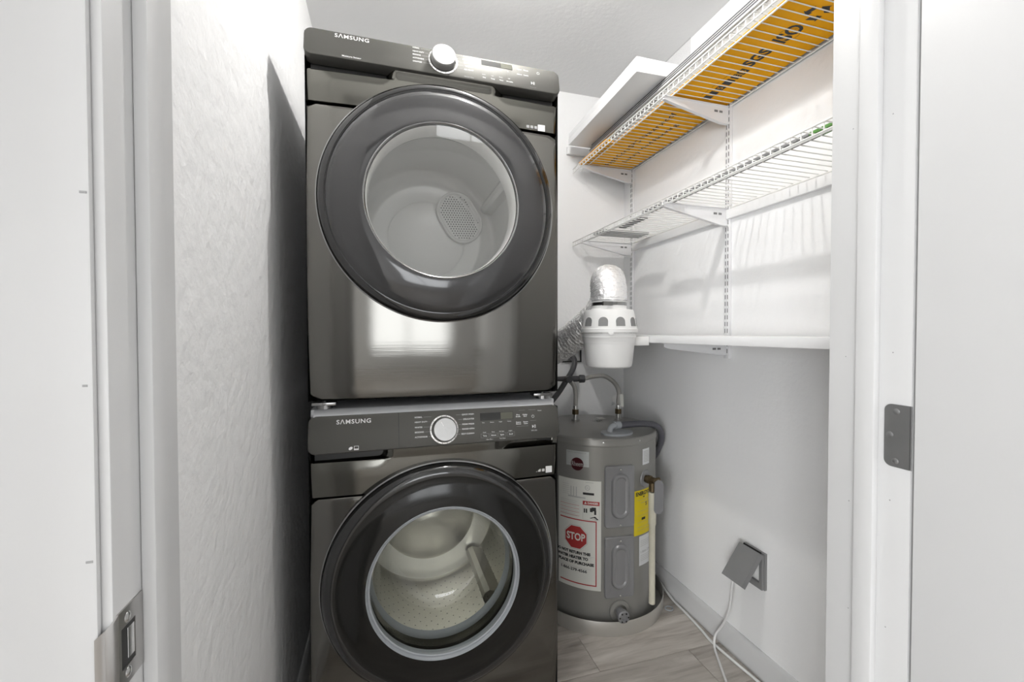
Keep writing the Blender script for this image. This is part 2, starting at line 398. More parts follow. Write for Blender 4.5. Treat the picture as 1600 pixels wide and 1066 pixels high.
# ================================================================== LAMPS
def emis(m, v): m.node_tree.nodes['Principled BSDF'].inputs['Emission Strength'].default_value = v
bx, by, bz = .36, 1.04, 2.34
lamp = thing('ceiling_lamp', 'bare round bulb in a white ceiling socket', 'lamp', (bx, by, H))
MB().lathe([(.0005, 0), (.055, 0), (.055, -.012), (.035, -.022), (.024, -.05), (.0005, -.05)], (bx, by, H), (0, 0, 1), 28).build('socket', M['wplastic'], lamp)
MB().lathe([(.012, .030), (.016, .024), (.026, .012), (.030, 0), (.026, -.015), (.015, -.026), (.0005, -.030)], (bx, by, bz+.025), (0, 0, 1), 24).build('bulb', M['bulb'], lamp)
emis(M['bulb'], P_BULB/(PI*4*PI*.03**2))
hl = thing('hall_ceiling_light', 'square white light panel on the hall ceiling', 'lamp', (-.35, -.75, H))
MB().box(-.70, .0, -1.10, -.40, H-.03, H).build('housing', M['trim'], hl)
MB().box(-.67, -.03, -1.07, -.43, H-.034, H-.0301).build('diffuser', M['led'], hl)
emis(M['led'], P_HALL)

# ================================================================== WASHER AND DRYER
TILT = math.radians(12)
def bow(x, z, zc, hh):
    u = (x-MC)/.343; v = (z-zc)/hh
    return .0075*abs(u)**3+.010*v*v
def front_panel(z0, z1, cz, r, top_r, bot_r):
    zc, hh = (z0+z1)/2, (z1-z0)/2; N = 128
    def rect(ins, rt_, rb_):
        X0, X1, Z0, Z1 = MX0+ins, MX1-ins, z0+ins, z1-ins
        out = []
        for k in range(N):
            t = 2*PI*k/N; dx, dz = math.cos(t), math.sin(t)
            sx = ((X1 if dx > 0 else X0)-MC)/dx if abs(dx) > 1e-6 else 1e9
            sz = ((Z1 if dz > 0 else Z0)-cz)/dz if abs(dz) > 1e-6 else 1e9
            s = min(sx, sz); x, z = MC+dx*s, cz+dz*s
            rr_ = max(.0005, (rt_ if dz > 0 else rb_)-ins)
            # rounded corner
            ccx = (X1-rr_) if dx > 0 else (X0+rr_); ccz = (Z1-rr_) if dz > 0 else (Z0+rr_)
            if (x-ccx)*(1 if dx > 0 else -1) > 0 and (z-ccz)*(1 if dz > 0 else -1) > 0:
                # intersect ray with corner circle
                ox, oz = MC-ccx, cz-ccz; b = ox*dx+oz*dz; c = ox*ox+oz*oz-rr_*rr_
                s = -b+math.sqrt(max(0, b*b-c)); x, z = MC+dx*s, cz+dz*s
            out.append((x, z))
        return out
    circ = [(MC+r*math.cos(2*PI*k/N), cz+r*math.sin(2*PI*k/N)) for k in range(N)]
    outer = rect(.006, top_r, bot_r); full = rect(0, top_r, bot_r); rs = []
    rs.append([(x, YF+bow(x, z, zc, hh)+.03, z) for x, z in circ])
    for i in range(17):
        t = i/16
        ring = []
        for (a, b), (c, d) in zip(circ, outer):
            x, z = a+(c-a)*t, b+(d-b)*t; ring.append((x, YF+bow(x, z, zc, hh), z))
        rs.append(ring)
    m2 = [((a+c*2)/3, (b+d*2)/3) for (a, b), (c, d) in zip(outer, full)]
    rs.append([(x, YF+bow(x, z, zc, hh)+.0018, z) for x, z in m2])
    rs.append([(x, YF+bow(x, z, zc, hh)+.006, z) for x, z in full])
    rs.append([(x, YF+.04, z) for x, z in full])
    return MB().rings(rs)
def smooth01(t): t = max(0, min(1, t)); return t*t*(3-2*t)
def fascia_mesh(z0, zl, zp, lx, rx, dl, dr):
    # z0 lower seam, zl top of the flat front, zp panel underside; hand scoops left of lx and right of rx
    xs = [MX0+.0+(MX1-MX0)*k/90 for k in range(91)]; rs = []
    for x in xs:
        u = abs(x-MC)/.343; e = .0075*u**3
        edge = min(x-MX0, MX1-x); rnd = .006*(1-math.sqrt(max(0, 1-(1-min(1, edge/.006))**2)))
        kl, kr_ = smooth01((lx-x)/.04), smooth01((x-rx)/.06); k = max(kl, kr_)
        if edge < .012: k *= edge/.012
        d = dl if kl > kr_ else dr
        y = YF+.0098+e+rnd
        def mixd(c, q): return y+c*(1-k)+q*k
        rs.append([(x, YF+.05, z0), (x, y+.004, z0), (x, y, z0+.002), (x, y-.0035, (z0+zl)/2), (x, y-.0045, zl-.004), (x, y-.0043+.001*k, zl-.0015), (x, mixd(-.0045, .002), zl), (x, mixd(-.005, d*.6), zl+.003), (x, mixd(-.007, d), zl+(zp-zl)*.5), (x, mixd(-.010, d), zp+.003), (x, mixd(-.010, d), zp+.006), (x, YF+.05, zp+.006)])
    return MB().rings(rs, False)
def machine(kind, zb, root):
    dryer = kind == 'dryer'
    zt = zb+.984
    z_bot = zb+.038
    seam = zb+(.803 if dryer else .768); cz = zb+(.562 if dryer else .527)
    zp = zb+(.909 if dryer else .889); ph = (.075 if dryer else .095)
    # cabinet shell, open at the front
    c = MB()
    y0, y1 = YF+.012, 1.985
    vs = [(MX0, y0, z_bot), (MX1, y0, z_bot), (MX1, y1, z_bot), (MX0, y1, z_bot), (MX0, y0, zt-.006), (MX1, y0, zt-.006), (MX1, y1, zt-.006), (MX0, y1, zt-.006)]
    c.add(vs, [(0, 3, 2, 1), (0, 4, 7, 3), (1, 2, 6, 5), (2, 3, 7, 6)])
    c.build('cabinet', M['cabinet'], root)
    MB().box(MX0+.002, MX1-.002, YF+(.030 if dryer else .034), y1, zt-.016, zt+(-.002 if dryer else .0135)).build('top_lid', M['cab_top' if not dryer else 'cabinet'], root, bevel=.004)
    if not dryer:
        MB().rings([[(x, YF+.011, zt-.003), (x, YF+.014, zt-.0005), (x, YF+.028, zt+.0125), (x, YF+.034, zt+.0145), (x, YF+.040, zt+.0135), (x, YF+.040, zt-.003)] for x in (MX0+.012, MX1-.012)], True, True, True).build('top_edge', M['cab_top'], root)
    front_panel(z_bot, seam-.0012, cz, .198, .001, .022).build('front_panel', M['steel_black'], root, fix=True, smooth=50)
    fz = fascia_mesh(seam+.0012, zp-.026 if not dryer else zp-.024, zp, .015 if not dryer else .03, .30 if not dryer else .29, .034, .026 if dryer else .014).build('fascia', M['fascia'], root, smooth=40)
    bx_ = MB().box(MX0+.012, MX1-.012, YF+.028, YF+.032, zp-.03, zp+.01).build('hand_scoop', M['black'], root)
    for x in (MX0+.035, MX1-.035):
        for yy in (YF+.05, y1-.06):
            MB().lathe([(.0005, 0), (.02, 0), (.02, .012), (.009, .014), (.009, .04)], (x, yy, zb+(.0137 if dryer else 0)), (0, 0, 1), 20).build('foot', M['chrome_dark' if dryer else 'black'], root)
    if dryer:
        for x0 in (MX0+.008, MX1-.075):
            MB().box(x0, x0+.058, YF+.012, YF+.05, zb+.026, zb+.034).build('stacking_bracket', M['chrome_dark'], root, bevel=.001)
    # ---------------- control panel (tilted back)
    yb_ = YF-.009
    ct, st = math.cos(TILT), math.sin(TILT)
    def pp(x, s, d=0.0): return (x, yb_+s*st-d*ct, zp+s*ct+d*st)
    L = ph/ct; out = rrect(MX1-MX0, L, .019, 8)
    cxp = (MX0+MX1)/2
    mb = MB()
    rings_ = []
    for ins, d in ((0, -.034), (0, -.004), (.0012, -.0012), (.004, 0)):
        w_, h_ = MX1-MX0-2*ins, L-2*ins
        rings_.append([pp(cxp+a, L/2+b, d) for a, b in rrect(w_, h_, max(.004, .019-ins), 8)])
    mb.rings(rings_, True, True, True)
    cp = mb.build('control_panel', M['panel'], root, smooth=40)
    def tx(txt, x, s, size, m='print_white', align='CENTER', name='lettering', **k):
        return text_obj(name, txt, lambda a, b: pp(x+a, s+b, .0004), M[m], cp, size, align=align, **k)
    def bar(x0, x1, s0, s1, m='print_white', name='print_mark', d=.0004):
        return MB().add([pp(x0, s0, d), pp(x1, s0, d), pp(x1, s1, d), pp(x0, s1, d)], [(0, 1, 2, 3)]).build(name, M[m], cp, fix=False)
    def bars(lst, m='print_white', name='print_mark', d=.0004):
        q = MB()
        for x0, x1, s0, s1 in lst: q.add([pp(x0, s0, d), pp(x1, s0, d), pp(x1, s1, d), pp(x0, s1, d)], [(0, 1, 2, 3)])
        o = q.build(name, M[m], cp, fix=False)
        if len(lst) > 1: o['kind'] = 'stuff'
        return o
    # brand lettering
    if dryer:
        tx('S\u039BMSUNG', -.077, .0640, .013, width=.083, height=.0120, bold=.00022, spacing=1.12)
        tx('Moisture Sensor', -.078, .0075, .006, width=.046, bold=.00012)
        ks = .0440; rows = [.0700, .0590, .0490, .0385, .0280]
        left = ['NORMAL', 'HEAVY DUTY', 'BEDDING', 'ACTIVEWEAR', 'SANITIZE']; right = ['DELICATES', 'PERM PRESS', 'QUICK DRY', 'TIME DRY', 'AIR FLUFF']
        kx = .155
    else:
        tx('S\u039BMSUNG', -.0805, .0785, .013, width=.085, height=.0120, bold=.00022, spacing=1.12)
        ks = .0434; rows = [.0800, .0670, .0530, .0400, .0270]
        left = ['NORMAL', 'HEAVY DUTY', 'WHITES', 'BEDDING', 'ACTIVEWEAR']; right = ['QUICK WASH', 'DELICATES', 'PERM PRESS', 'RINSE+SPIN', 'SELF CLEAN+']
        kx = .154
        # detergent drawer seam and eco marks
        bars([(.0318, .0334, .001, L-.001)], 'black', 'drawer_seam', .0003)
        lf = [(.006*math.cos(t)*(.9), .0036*math.sin(t)) for t in [2*PI*i/14 for i in range(14)]]
        MB().add([pp(-.0882+a*.9-b*.2, .0105+b+a*.35, .0004) for a, b in lf], [tuple(range(14))]).build('leaf_mark', M['print_white'], cp, fix=False)
        bars([(-.080, -.0685, .0055, .0065), (-.080, -.0685, .0150, .0160), (-.080, -.079, .0055, .016), (-.0695, -.0685, .0055, .016), (-.080, -.0685, .0055, .0090)], 'print_white', 'energy_mark')
    rowx = []
    for i, s in enumerate(rows):
        ll = .0034*len(left[i]) if not dryer else .0030*len(left[i])
        tx(left[i], .0745, s, .0055, align='LEFT', width=ll, bold=.0001)
        rowx.append((.0745+ll+.003, kx-.040+(.006 if i in (0, 4) else 0), s-.0003, s+.0003))
        rl = .0034*len(right[i]) if not dryer else .0030*len(right[i])
        tx(right[i], .2385, s+.001, .0055, align='RIGHT', width=rl, bold=.0001)
        rowx.append((kx+.040-(.006 if i in (0, 4) else 0), .2385-rl-.003, s+.0007, s+.0013))
    bars(rowx, 'print_grey', 'pointer_line')
    # knob
    n = Vector((0, -ct, st)); kc = Vector(pp(kx, ks, 0))
    kr = .0335 if dryer else .0330
    MB().lathe([(kr+.006, 0), (kr+.006, .0012), (kr+.002, .0022), (kr+.002, .0008)], kc, n, 56).build('knob_ring', M['chrome'], cp)
    kb = MB().lathe([(kr-.001, .001), (kr-.0005, .016), (kr-.0015, .0215), (kr-.003, .023), (.0005, .0232)], kc, n, 64).build('knob', M['knob'], cp)
    MB().add([pp(kx-.0008-.010, ks+.020, .0236), pp(kx+.0008-.010, ks+.021, .0236), pp(kx-.004, ks+.010, .0236), pp(kx-.0056, ks+.009, .0236)], [(0, 1, 2, 3)]).build('knob_pointer', M['print_white'], kb, fix=False)
    dots = []
    for k in range(18):
        a = math.radians(k*20); rr_ = kr+.0042
        dots.append((kx+rr_*math.cos(a)-.0009, kx+rr_*math.cos(a)+.0009, ks+rr_*math.sin(a)-.0009, ks+rr_*math.sin(a)+.0009))
    bars(dots, 'black', 'knob_ticks', .0024)
    # display block
    if dryer:
        dx0, dx1, ds0, ds1 = .262, .352, .0535, .0700
        btxt = [('Dry', .268), ('Temp', .2925), ('Time', .317), ('Wrinkle', .341)]; bs = .014; hs = .0465
        ex = [('Adjust', .372, .060), ('Time', .392, .060), ('Alarm', .372, .044), ('Lock', .392, .044)]
        pxx, pws, plx, pls = .4295, .058, .4110, .022
        tx('Sensor Dry', .225, .0070, .005, 'print_grey', width=.026)
    else:
        dx0, dx1, ds0, ds1 = .256, .3535, .0610, .0820
        btxt = [('Temp', .2675), ('Rinse', .2930), ('Spin', .3180), ('Soil', .3440)]; bs = .0185; hs = .0550
        ex = [('Pre\nSoak', .3684, .069), ('Delay\nEnd', .3898, .069), ('Extra\nRinse', .3686, .048), ('Smart\nCare', .3906, .048)]
        pxx, pws, plx, pls = .4139, .0652, .4151, .036
        tx('- Eco Dry -', .2803, .0080, .0045, width=.022); tx('Tub Clean', .3184, .0083, .0045, width=.018)
        tx('Power', .4359, .0807, .0045, width=.012); bars([(.372, .390, .0840, .0844), (.401, .423, .0838, .0842), (.4045, .4235, .0525, .0529), (.362, .398, .0385, .0389)], 'print_grey')
        tx('Hold to Start', .4151, .0250, .004, width=.018)
    MB().add([pp(dx0, ds0, .0003), pp(dx1, ds0, .0003), pp(dx1, ds1, .0003), pp(dx0, ds1, .0003)], [(0, 1, 2, 3)]).build('display', M['display'], cp, fix=False)
    bar(dx0+(dx1-dx0)*.62, dx1-.001, ds0+.001, ds1-.001, 'lcd', 'display_field', .0006)
    fr = []; dt = []
    heads = ['Hot', 'Extra', 'High', 'Heavy'] if not dryer else ['More', 'High', 'Long', 'On']
    lows = ['Cold', 'None', 'No Spin', 'Light'] if not dryer else ['Less', 'Low', 'Short', 'Off']
    for i, (t_, x) in enumerate(btxt):
        tx(t_, x, bs, .005, width=.0028*len(t_), bold=.0001)
        hw, hh = .0112, .0055
        if not dryer:
            fr += [(x-hw, x+hw, bs+hh, bs+hh+.0004), (x-hw, x+hw, bs-hh, bs-hh+.0004), (x-hw, x-hw+.0004, bs-hh, bs+hh), (x+hw-.0004, x+hw, bs-hh, bs+hh)]
        tx(heads[i], x-.003, hs, .004, width=.0022*len(heads[i])); tx(lows[i], x-.001, bs+.0095, .004, width=.0021*len(lows[i]))
        for k in range(5): dt.append((x-.0085, x-.0073, hs-.003-k*(hs-bs-.012)/5-.0006, hs-.003-k*(hs-bs-.012)/5+.0006))
    if fr: bars(fr, 'print_grey', 'button_outline')
    bars(dt, 'black', 'indicator_dots')
    for t_, x, s in ex: tx(t_, x, s, .0048, width=.0145, bold=.0001)
    # power symbol and play symbol
    ring = MB(); pts = []
    for k in range(15):
        a = math.radians(120+300*k/14); pts.append(a)
    ring.rings([[pp(pxx+r_*math.cos(a), pws+r_*math.sin(a), .0004) for a in pts] for r_ in (.0034, .0042)], False)
    ring.add([pp(pxx-.0004, pws+.001, .0004), pp(pxx+.0004, pws+.001, .0004), pp(pxx+.0004, pws+.0048, .0004), pp(pxx-.0004, pws+.0048, .0004)], [(0, 1, 2, 3)])
    ring.build('power_symbol', M['print_white'], cp, fix=False)
    pl = MB(); e = .0048
    pl.add([pp(plx-.0052, pls-e, .0004), pp(plx-.0004, pls, .0004), pp(plx-.0052, pls+e, .0004)], [(0, 1, 2)])
    pl.add([pp(plx+a, pls+b, .0004) for a, b in ((.001, -e), (.0022, -e), (.0022, e), (.001, e))], [(0, 1, 2, 3)])
    pl.add([pp(plx+a, pls+b, .0004) for a, b in ((.0040, -e), (.0052, -e), (.0052, e), (.0040, e))], [(0, 1, 2, 3)])
    pl.build('start_symbol', M['print_white'], cp, fix=False)
    bars([(plx-.0095, plx+.0095, pls-.0135, pls-.0131)], 'print_grey')
    # small sticker with pictograms beside it (square left blank)
    qz = seam+.011 if dryer else seam+.020; qx = .443 if dryer else .467
    u = abs(qx-MC)/.343; yq = YF+.0098+.0075*u**3-.0040
    s1 = .0108 if dryer else .0098
    MB().box(qx-s1, qx+s1, yq, yq+.002, qz-.0085, qz+.0085+(.0005 if dryer else .002)).build('sticker', M['print_white'], fz)
    ic = MB()
    for k in range(3):
        x = qx-.046+k*.012
        ic.add([(x, yq+.001, qz-.004), (x+.009, yq+.001, qz-.004), (x+.009, yq+.001, qz+.004), (x, yq+.001, qz+.004)], [(0, 1, 2, 3)])
    ic.build('pictogram_marks', M['print_grey' if dryer else 'print_faint'], fz, fix=False)
    # ---------------- porthole door
    ax = (0, -1, 0); oc = (MC, YF, cz)
    MB().lathe([(.3135, -.010), (.3135, .006), (.3165, .008), (.3195, .006), (.3195, -.012)], oc, ax, 128).build('door_surround', M['chrome_dark'], root)
    if dryer:
        prof = [(.312, -.012), (.313, .010), (.311, .020), (.304, .0255), (.2965, .0268), (.2960, .0256), (.2945, .0256), (.2940, .0275), (.275, .0335), (.25, .039), (.225, .0425), (.209, .0438), (.2045, .0435)]
        g = [(.2045, .0435), (.2025, .0425), (.200, .038)]
        dr = MB().lathe(prof, oc, ax, 128).build('door_ring', M['ring_grey'], root, smooth=60)
        MB().lathe([(.3132, .004), (.3140, .010), (.3118, .0210), (.3045, .0262), (.2968, .0275)], oc, ax, 128).build('door_rim', M['blackgloss'], dr, smooth=60)
        MB().lathe([(.2050, .0434), (.2030, .0450), (.2005, .0440), (.1990, .036)], oc, ax, 128).build('glass_bezel', M['chrome_dark'], dr, smooth=60)
        MB().lathe([(.1995, .037), (.17, .030), (.13, .0235), (.08, .0195), (.04, .0180), (.0004, .0175)], oc, ax, 96).build('door_glass', M['glass'], dr, smooth=60)
    else:
        prof = [(.312, -.012), (.313, .010), (.311, .022), (.303, .030), (.292, .0335), (.284, .0325), (.282, .0318), (.26, .0365), (.235, .041), (.213, .0435), (.2055, .0435)]
        dr = MB().lathe(prof, oc, ax, 128).build('door_ring', M['ring_dark'], root, smooth=60)
        MB().lathe([(.3132, .004), (.3140, .010), (.3118, .0232), (.3032, .0312), (.2920, .0346), (.2845, .0336)], oc, ax, 128).build('door_rim', M['blackgloss'], dr, smooth=60)
        MB().lathe([(.2060, .0434), (.2045, .0450), (.2025, .0440), (.2000, .030), (.1960, .015)], oc, ax, 128).build('glass_bezel', M['gasket'], dr, smooth=60)
        MB().lathe([(.2000, .0355), (.1950, .034), (.1925, .030), (.187, .010), (.181, -.03), (.172, -.085), (.160, -.115), (.135, -.128), (.08, -.134), (.0004, -.136)], oc, ax, 96).build('door_glass', M['glass_bowl'], dr, smooth=60)
        MB().lathe([(.2010, .0350), (.1985, .0365), (.1955, .0350)], oc, ax, 96).build('glass_edge', M['fitting'], dr, smooth=60)
    # ---------------- drum behind the door
    if dryer:
        MB().lathe([(.1988, .0345), (.1975, .030), (.1965, 0), (.1970, -.032), (.203, -.052)], oc, ax, 96).build('door_throat', M['drum_dryer'], root, smooth=60)
        prof = [(.198, -.028), (.202, -.05), (.212, -.06), (.262, -.075), (.268, -.09), (.268, -.44), (.262, -.455), (.250, -.462), (.215, -.458), (.205, -.450), (.195, -.452), (.150, -.466), (.142, -.462), (.134, -.468), (.05, -.474), (.0004, -.475)]
        dm = MB().lathe(prof, oc, ax, 96).build('drum', M['drum_dryer'], root, smooth=50)
        vx, vz, vy = .275, 1.637, YF+.455
        a = math.radians(-58)
        def vf(p, q, d): return (vx+p*math.cos(a)-q*math.sin(a), vy-d, vz+p*math.sin(a)+q*math.cos(a))
        rs = []
        for ins, d in ((0, -.004), (0, .006), (.003, .009), (.008, .008), (.012, .003)):
            rs.append([vf(p, q, d) for p, q in rrect(.200-2*ins, .150-2*ins, .0749-ins, 10)])
        gv = MB().rings(rs, True, False, True).build('vent_grille', M['drum_dryer'], dm)
        q = MB()
        for i in range(-9, 10):
            for j in range(-8, 9):
                p_, q_ = i*.0098+(j % 2)*.0049, j*.0086
                ddx = max(0, abs(p_)-.026); 
                if math.hypot(ddx, q_) > .060: continue
                q.add([vf(p_+.0028*math.cos(t), q_+.0028*math.sin(t), .0034) for t in [k*PI/3 for k in range(6)]], [tuple(range(6))])
        gh = q.build('vent_holes', M['screen'], gv, fix=False); gh['kind'] = 'stuff'
        for k in range(3):
            t = math.radians(30+120*k); c_, s_ = math.cos(t), math.sin(t)
            sec = [(.268, -.03), (.240, -.012), (.236, 0), (.240, .012), (.268, .03)]
            rs = [[(MC+r_*c_-w_*s_, YF+yy, cz+r_*s_+w_*c_) for r_, w_ in sec] for yy in (.10, .44)]
            MB().rings(rs, False).build('drum_paddle', M['drum_dryer'], dm)
    else:
        MB().lathe([(.198, -.012), (.205, -.035), (.200, -.05), (.192, -.058), (.205, -.075), (.225, -.085)], oc, ax, 96).build('door_gasket', M['gasket'], root, smooth=60)
        prof = [(.205, -.075), (.235, -.085), (.245, -.10), (.245, -.40), (.238, -.415), (.17, -.425), (.16, -.415), (.10, -.405), (.05, -.395), (.0004, -.39)]
        dm = MB().lathe(prof, oc, ax, 96).build('drum', M['drum_washer'], root, smooth=50)
        q = MB()
        for i in range(44):
            for j in range(14):
                t = 2*PI*(i+.5*(j % 2))/44; yy = YF+.12+j*.020
                ce = Vector((MC+.2448*math.cos(t), yy, cz+.2448*math.sin(t))); tg = Vector((-math.sin(t), 0, math.cos(t))); vy_ = Vector((0, 1, 0))
                q.add([ce+(tg*math.cos(k*PI/3)+vy_*math.sin(k*PI/3))*.0022 for k in range(6)], [tuple(range(6))])
        hq = q.build('drum_holes', M['slot'], dm, fix=False); hq['kind'] = 'stuff'
        for k in range(3):
            t = math.radians(75+120*k); c_, s_ = math.cos(t), math.sin(t)
            sec = [(.245, -.035), (.205, -.016), (.198, 0), (.205, .016), (.245, .035)]
            rs = [[(MC+r_*c_-w_*s_, YF+yy, cz+r_*s_+w_*c_) for r_, w_ in sec] for yy in (.11, .40)]
            MB().rings(rs, False).build('drum_paddle', M['drum_washer'], dm)
wroot = thing('washing_machine', 'dark grey front loading washing machine standing on the floor under the dryer', 'washing machine', (MC, YF+.4, 0))
machine('washer', 0, wroot)
droot = thing('tumble_dryer', 'dark grey tumble dryer with clear round door stacked on the washing machine', 'dryer', (MC, YF+.4, .9977))
machine('dryer', .984, droot)

# ================================================================== WATER HEATER
hx, hy = HC
def cy(a, z, r=HR): t = math.radians(a); return (hx+r*math.cos(t), hy+r*math.sin(t), z)
pan = MB().lathe([(.0005, .004), (.292, .004), (.2935, .012), (.2935, .060), (.2965, .062), (.2975, .058), (.2965, .010), (.293, .0), (.0005, .0)], (hx, hy, 0), seg=96).build('drain_pan', M['pan'], None, smooth=40)
tag(pan, 'round shallow aluminium drain pan under the water heater', 'drain pan')
wh = thing('water_heater', 'squat grey cylindrical water heater standing in a drain pan', 'water heater', (hx, hy, .004))
tank = MB().lathe([(.0005, .0045), (.255, .0045), (HR, .012), (HR, .742), (.2650, .744), (.2655, .749), (.2645, .752), (.2635, .770), (.2600, .7745), (.15, .781), (.0005, .783)], (hx, hy, 0), seg=96).build('tank', M['heater'], wh, smooth=25)
for a in (-110.5, -76): MB().lathe([(.004, 0), (.0035, .002), (.0005, .0025)], cy(a, .7605, .2640), (math.cos(math.radians(a)), math.sin(math.radians(a)), 0), 12).build('screw', M['chrome'], tank)
def patch(a0, a1, z0, z1, r, m, parent, name, th=.0006):
    n = max(2, int(abs(a1-a0)/2)); rs = []
    for k in range(n+1):
        a = a0+(a1-a0)*k/n
        rs.append([cy(a, z0, r-th), cy(a, z1, r-th), cy(a, z1, r), cy(a, z0, r)])
    return MB().rings(rs, True, True, True).build(name, M[m], parent, smooth=40)
def strips(lst, r, m, parent, name):
    q = MB()
    for a0, a1, z0, z1 in lst:
        n = max(1, int(abs(a1-a0)/3)); q.rings([[cy(a0+(a1-a0)*k/n, z0, r), cy(a0+(a1-a0)*k/n, z1, r)] for k in range(n+1)], False)
    o = q.build(name, M[m], parent, fix=False)
    if len(lst) > 1 and 'border' not in name: o['kind'] = 'stuff'
    return o
def cyl_shape(ac, zc, w_, h_, rad, prof, m, parent, name, n=8):
    def f(u, v, d): return cy(ac+math.degrees(u/HR), zc+v, HR+d)
    rs = [[f(u, v, d) for u, v in rrect(w_-2*i, h_-2*i, max(.0008, rad-i), n)] for i, d in prof]
    li, ld = prof[-1]; base = rrect(w_-2*li, h_-2*li, max(.0008, rad-li), n)
    for s in (.75, .5, .25, .02): rs.append([f(u*s, v*s, ld) for u, v in base])
    return MB().rings(rs, True, False, True).build(name, M[m], parent, smooth=30)
def cyl_text(txt, ac, zc, parent, m, size, r=HR+.0016, name='lettering', **k):
    return text_obj(name, txt, lambda a, b: cy(ac+math.degrees(a/HR), zc+b, r), M[m], parent, size, **k)
for zc, h_ in ((.5455, .247), (.262, .245)):
    p = cyl_shape(-96.3, zc, .122, h_, .012, [(0, -.002), (0, .010), (.002, .012), (.0035, .0125), (.006, .0115)], 'heater_panel', wh, 'access_panel')
    cyl_shape(-96.3, zc+.004, .074, h_-.065, .0365, [(0, .011), (.001, .0135), (.006, .0185), (.010, .0195), (.0145, .0185), (.019, .0145)], 'heater_panel', p, 'raised_ridge')
    for dz in (h_/2-.014, -h_/2+.012):
        a = -96.3; MB().lathe([(.0045, 0), (.004, .002), (.0005, .003)], cy(a, zc+dz, HR+.0115), (math.cos(math.radians(a)), math.sin(math.radians(a)), 0), 12).build('screw', M['chrome'], p)
# big paper label
lab = patch(-152, -112.4, .163, .605, HR+.001, 'paper', wh, 'warning_label'); lab['label'] = 'white paper warning label with red stop sign'
RP = HR+.0014
strips([(-150, -116.2, .4395, .4440), (-117.1, -116.2, .180, .444), (-150, -116.2, .180, .1845)], RP, 'print_red', lab, 'red_border')
fine = []
random.seed(3)
for k in range(9): fine.append((-150, -133-random.random()*2, .515-k*.0075, .5162-k*.0075))
for k in range(6): fine.append((-148+random.random(), -140-random.random(), .580-k*.008, .5812-k*.008))
for a in (-139.5, -137, -134.5): fine.append((a, a+.8, .535, .575))
fine.append((-126, -119, .5965, .5985)); fine.append((-142, -126, .5305, .5365))
for k in range(2): fine.append((-148, -118.5-k*2, .2965-k*.0045, .2976-k*.0045))
for k in range(3): fine.append((-148, -121-k*3, .2455-k*.006, .2467-k*.006))
strips(fine, RP, 'print_faint', lab, 'small_print')
strips([(-150, -131.5, .4985-k*.014, .5005-k*.014) for k in range(4)], RP, 'print_pink', lab, 'red_small_print')
strips([(-128.2, -118.5, .5475, .5565)], RP, 'print_black', lab, 'black_mark')
q = MB(); q.rings([[cy(-124.2+math.degrees(r_*math.cos(t)/HR), .576+r_*math.sin(t), RP) for t in [2*PI*k/20 for k in range(20)]] for r_ in (.0085, .0100)])
q.build('circle_mark', M['print_grey'], lab, fix=False)
cyl_text('UL', -124.2, .576, lab, 'print_grey', .010, RP)
strips([(-128.3, -113.8, .5065, .5225)], RP, 'print_red', lab, 'danger_band')
cyl_text('\u25B2 DANGER', -121, .5145, lab, 'paper', .011, RP+.0003, width=.056, bold=.0004)
strips([(-128.3, -128, .447, .5065), (-114.1, -113.8, .447, .5065), (-128.3, -113.8, .4465, .4475)], RP, 'print_faint', lab, 'danger_frame')
# tap drawing and hand
strips([(-127.4, -126.2, .475, .492), (-125.6, -124.4, .475, .492), (-122, -119.6, .480, .496), (-120.6, -116.8, .484, .499), (-118.4, -116.6, .470, .488)], RP, 'print_black', lab, 'tap_drawing')
q = MB(); q.add([cy(a, z, RP) for a, z in ((-122.5, .455), (-117, .449), (-114.5, .450), (-117.5, .463))], [(0, 1, 2, 3)]); q.build('hand_drawing', M['print_black'], lab, fix=False)
def octagon(rad, r, m, name):
    q = MB(); pts = [(rad*math.cos(math.radians(22.5+45*k)), rad*math.sin(math.radians(22.5+45*k))) for k in range(8)]
    den = []
    for i in range(8):
        a, b = pts[i], pts[(i+1) % 8]
        den += [(a[0]+(b[0]-a[0])*t/4, a[1]+(b[1]-a[1])*t/4) for t in range(4)]
    rs = [[cy(-134.7+math.degrees(u*s/HR), .369+v*s, r) for u, v in den] for s in (1, .75, .5, .25, .02)]
    return q.rings(rs, True, False, True).build(name, M[m], lab, fix=True)
octagon(.0535, RP, 'print_faint', 'sign_outline'); octagon(.0515, RP+.0002, 'paper', 'sign_rim'); so = octagon(.0485, RP+.0004, 'print_red', 'stop_sign')
cyl_text('STOP', -134.7, .370, lab, 'paper', .04, RP+.0008, width=.078, height=.031, bold=.0012)
for i, (t_, ae, wd) in enumerate((('DO NOT RETURN THIS', -121.6, .150), ('WATER HEATER TO', -123.6, .135), ('PLACE OF PURCHASE', -118.6, .152))):
    cyl_text(t_, ae, .3075-.0205*i+(.0015*(-1)), lab, 'print_black', .02, RP, align='RIGHT', width=wd, height=.0125, bold=.0013)
cyl_text('1-866-279-4566', -124.5, .226+.009, lab, 'print_black', .02, RP, align='RIGHT', width=.112, height=.0125, bold=.0006)
# badge plate
bp_ = patch(-143.8, -122.9, .659, .7205, HR+.0012, 'silver', wh, 'badge_plate')
cyl_text('PERFORMANCE', -134.2, .7135, bp_, 'print_grey', .007, HR+.0015, width=.080, height=.0055)
strips([(-143, -124, .6690, .6698)], HR+.0015, 'print_grey', bp_, 'plate_line')
bd = MB().rings([[cy(-133.3+math.degrees(r_*math.cos(t)/HR), .668+r_*math.sin(t), HR+.0028) for t in [2*PI*k/32 for k in range(32)]] for r_ in (.0262, .02, .01, .0003)]).build('badge', M['maroon'], bp_, fix=True)
cyl_text('Rheem', -133.1, .668, bd, 'print_faint', .02, HR+.0033, width=.046, height=.019)
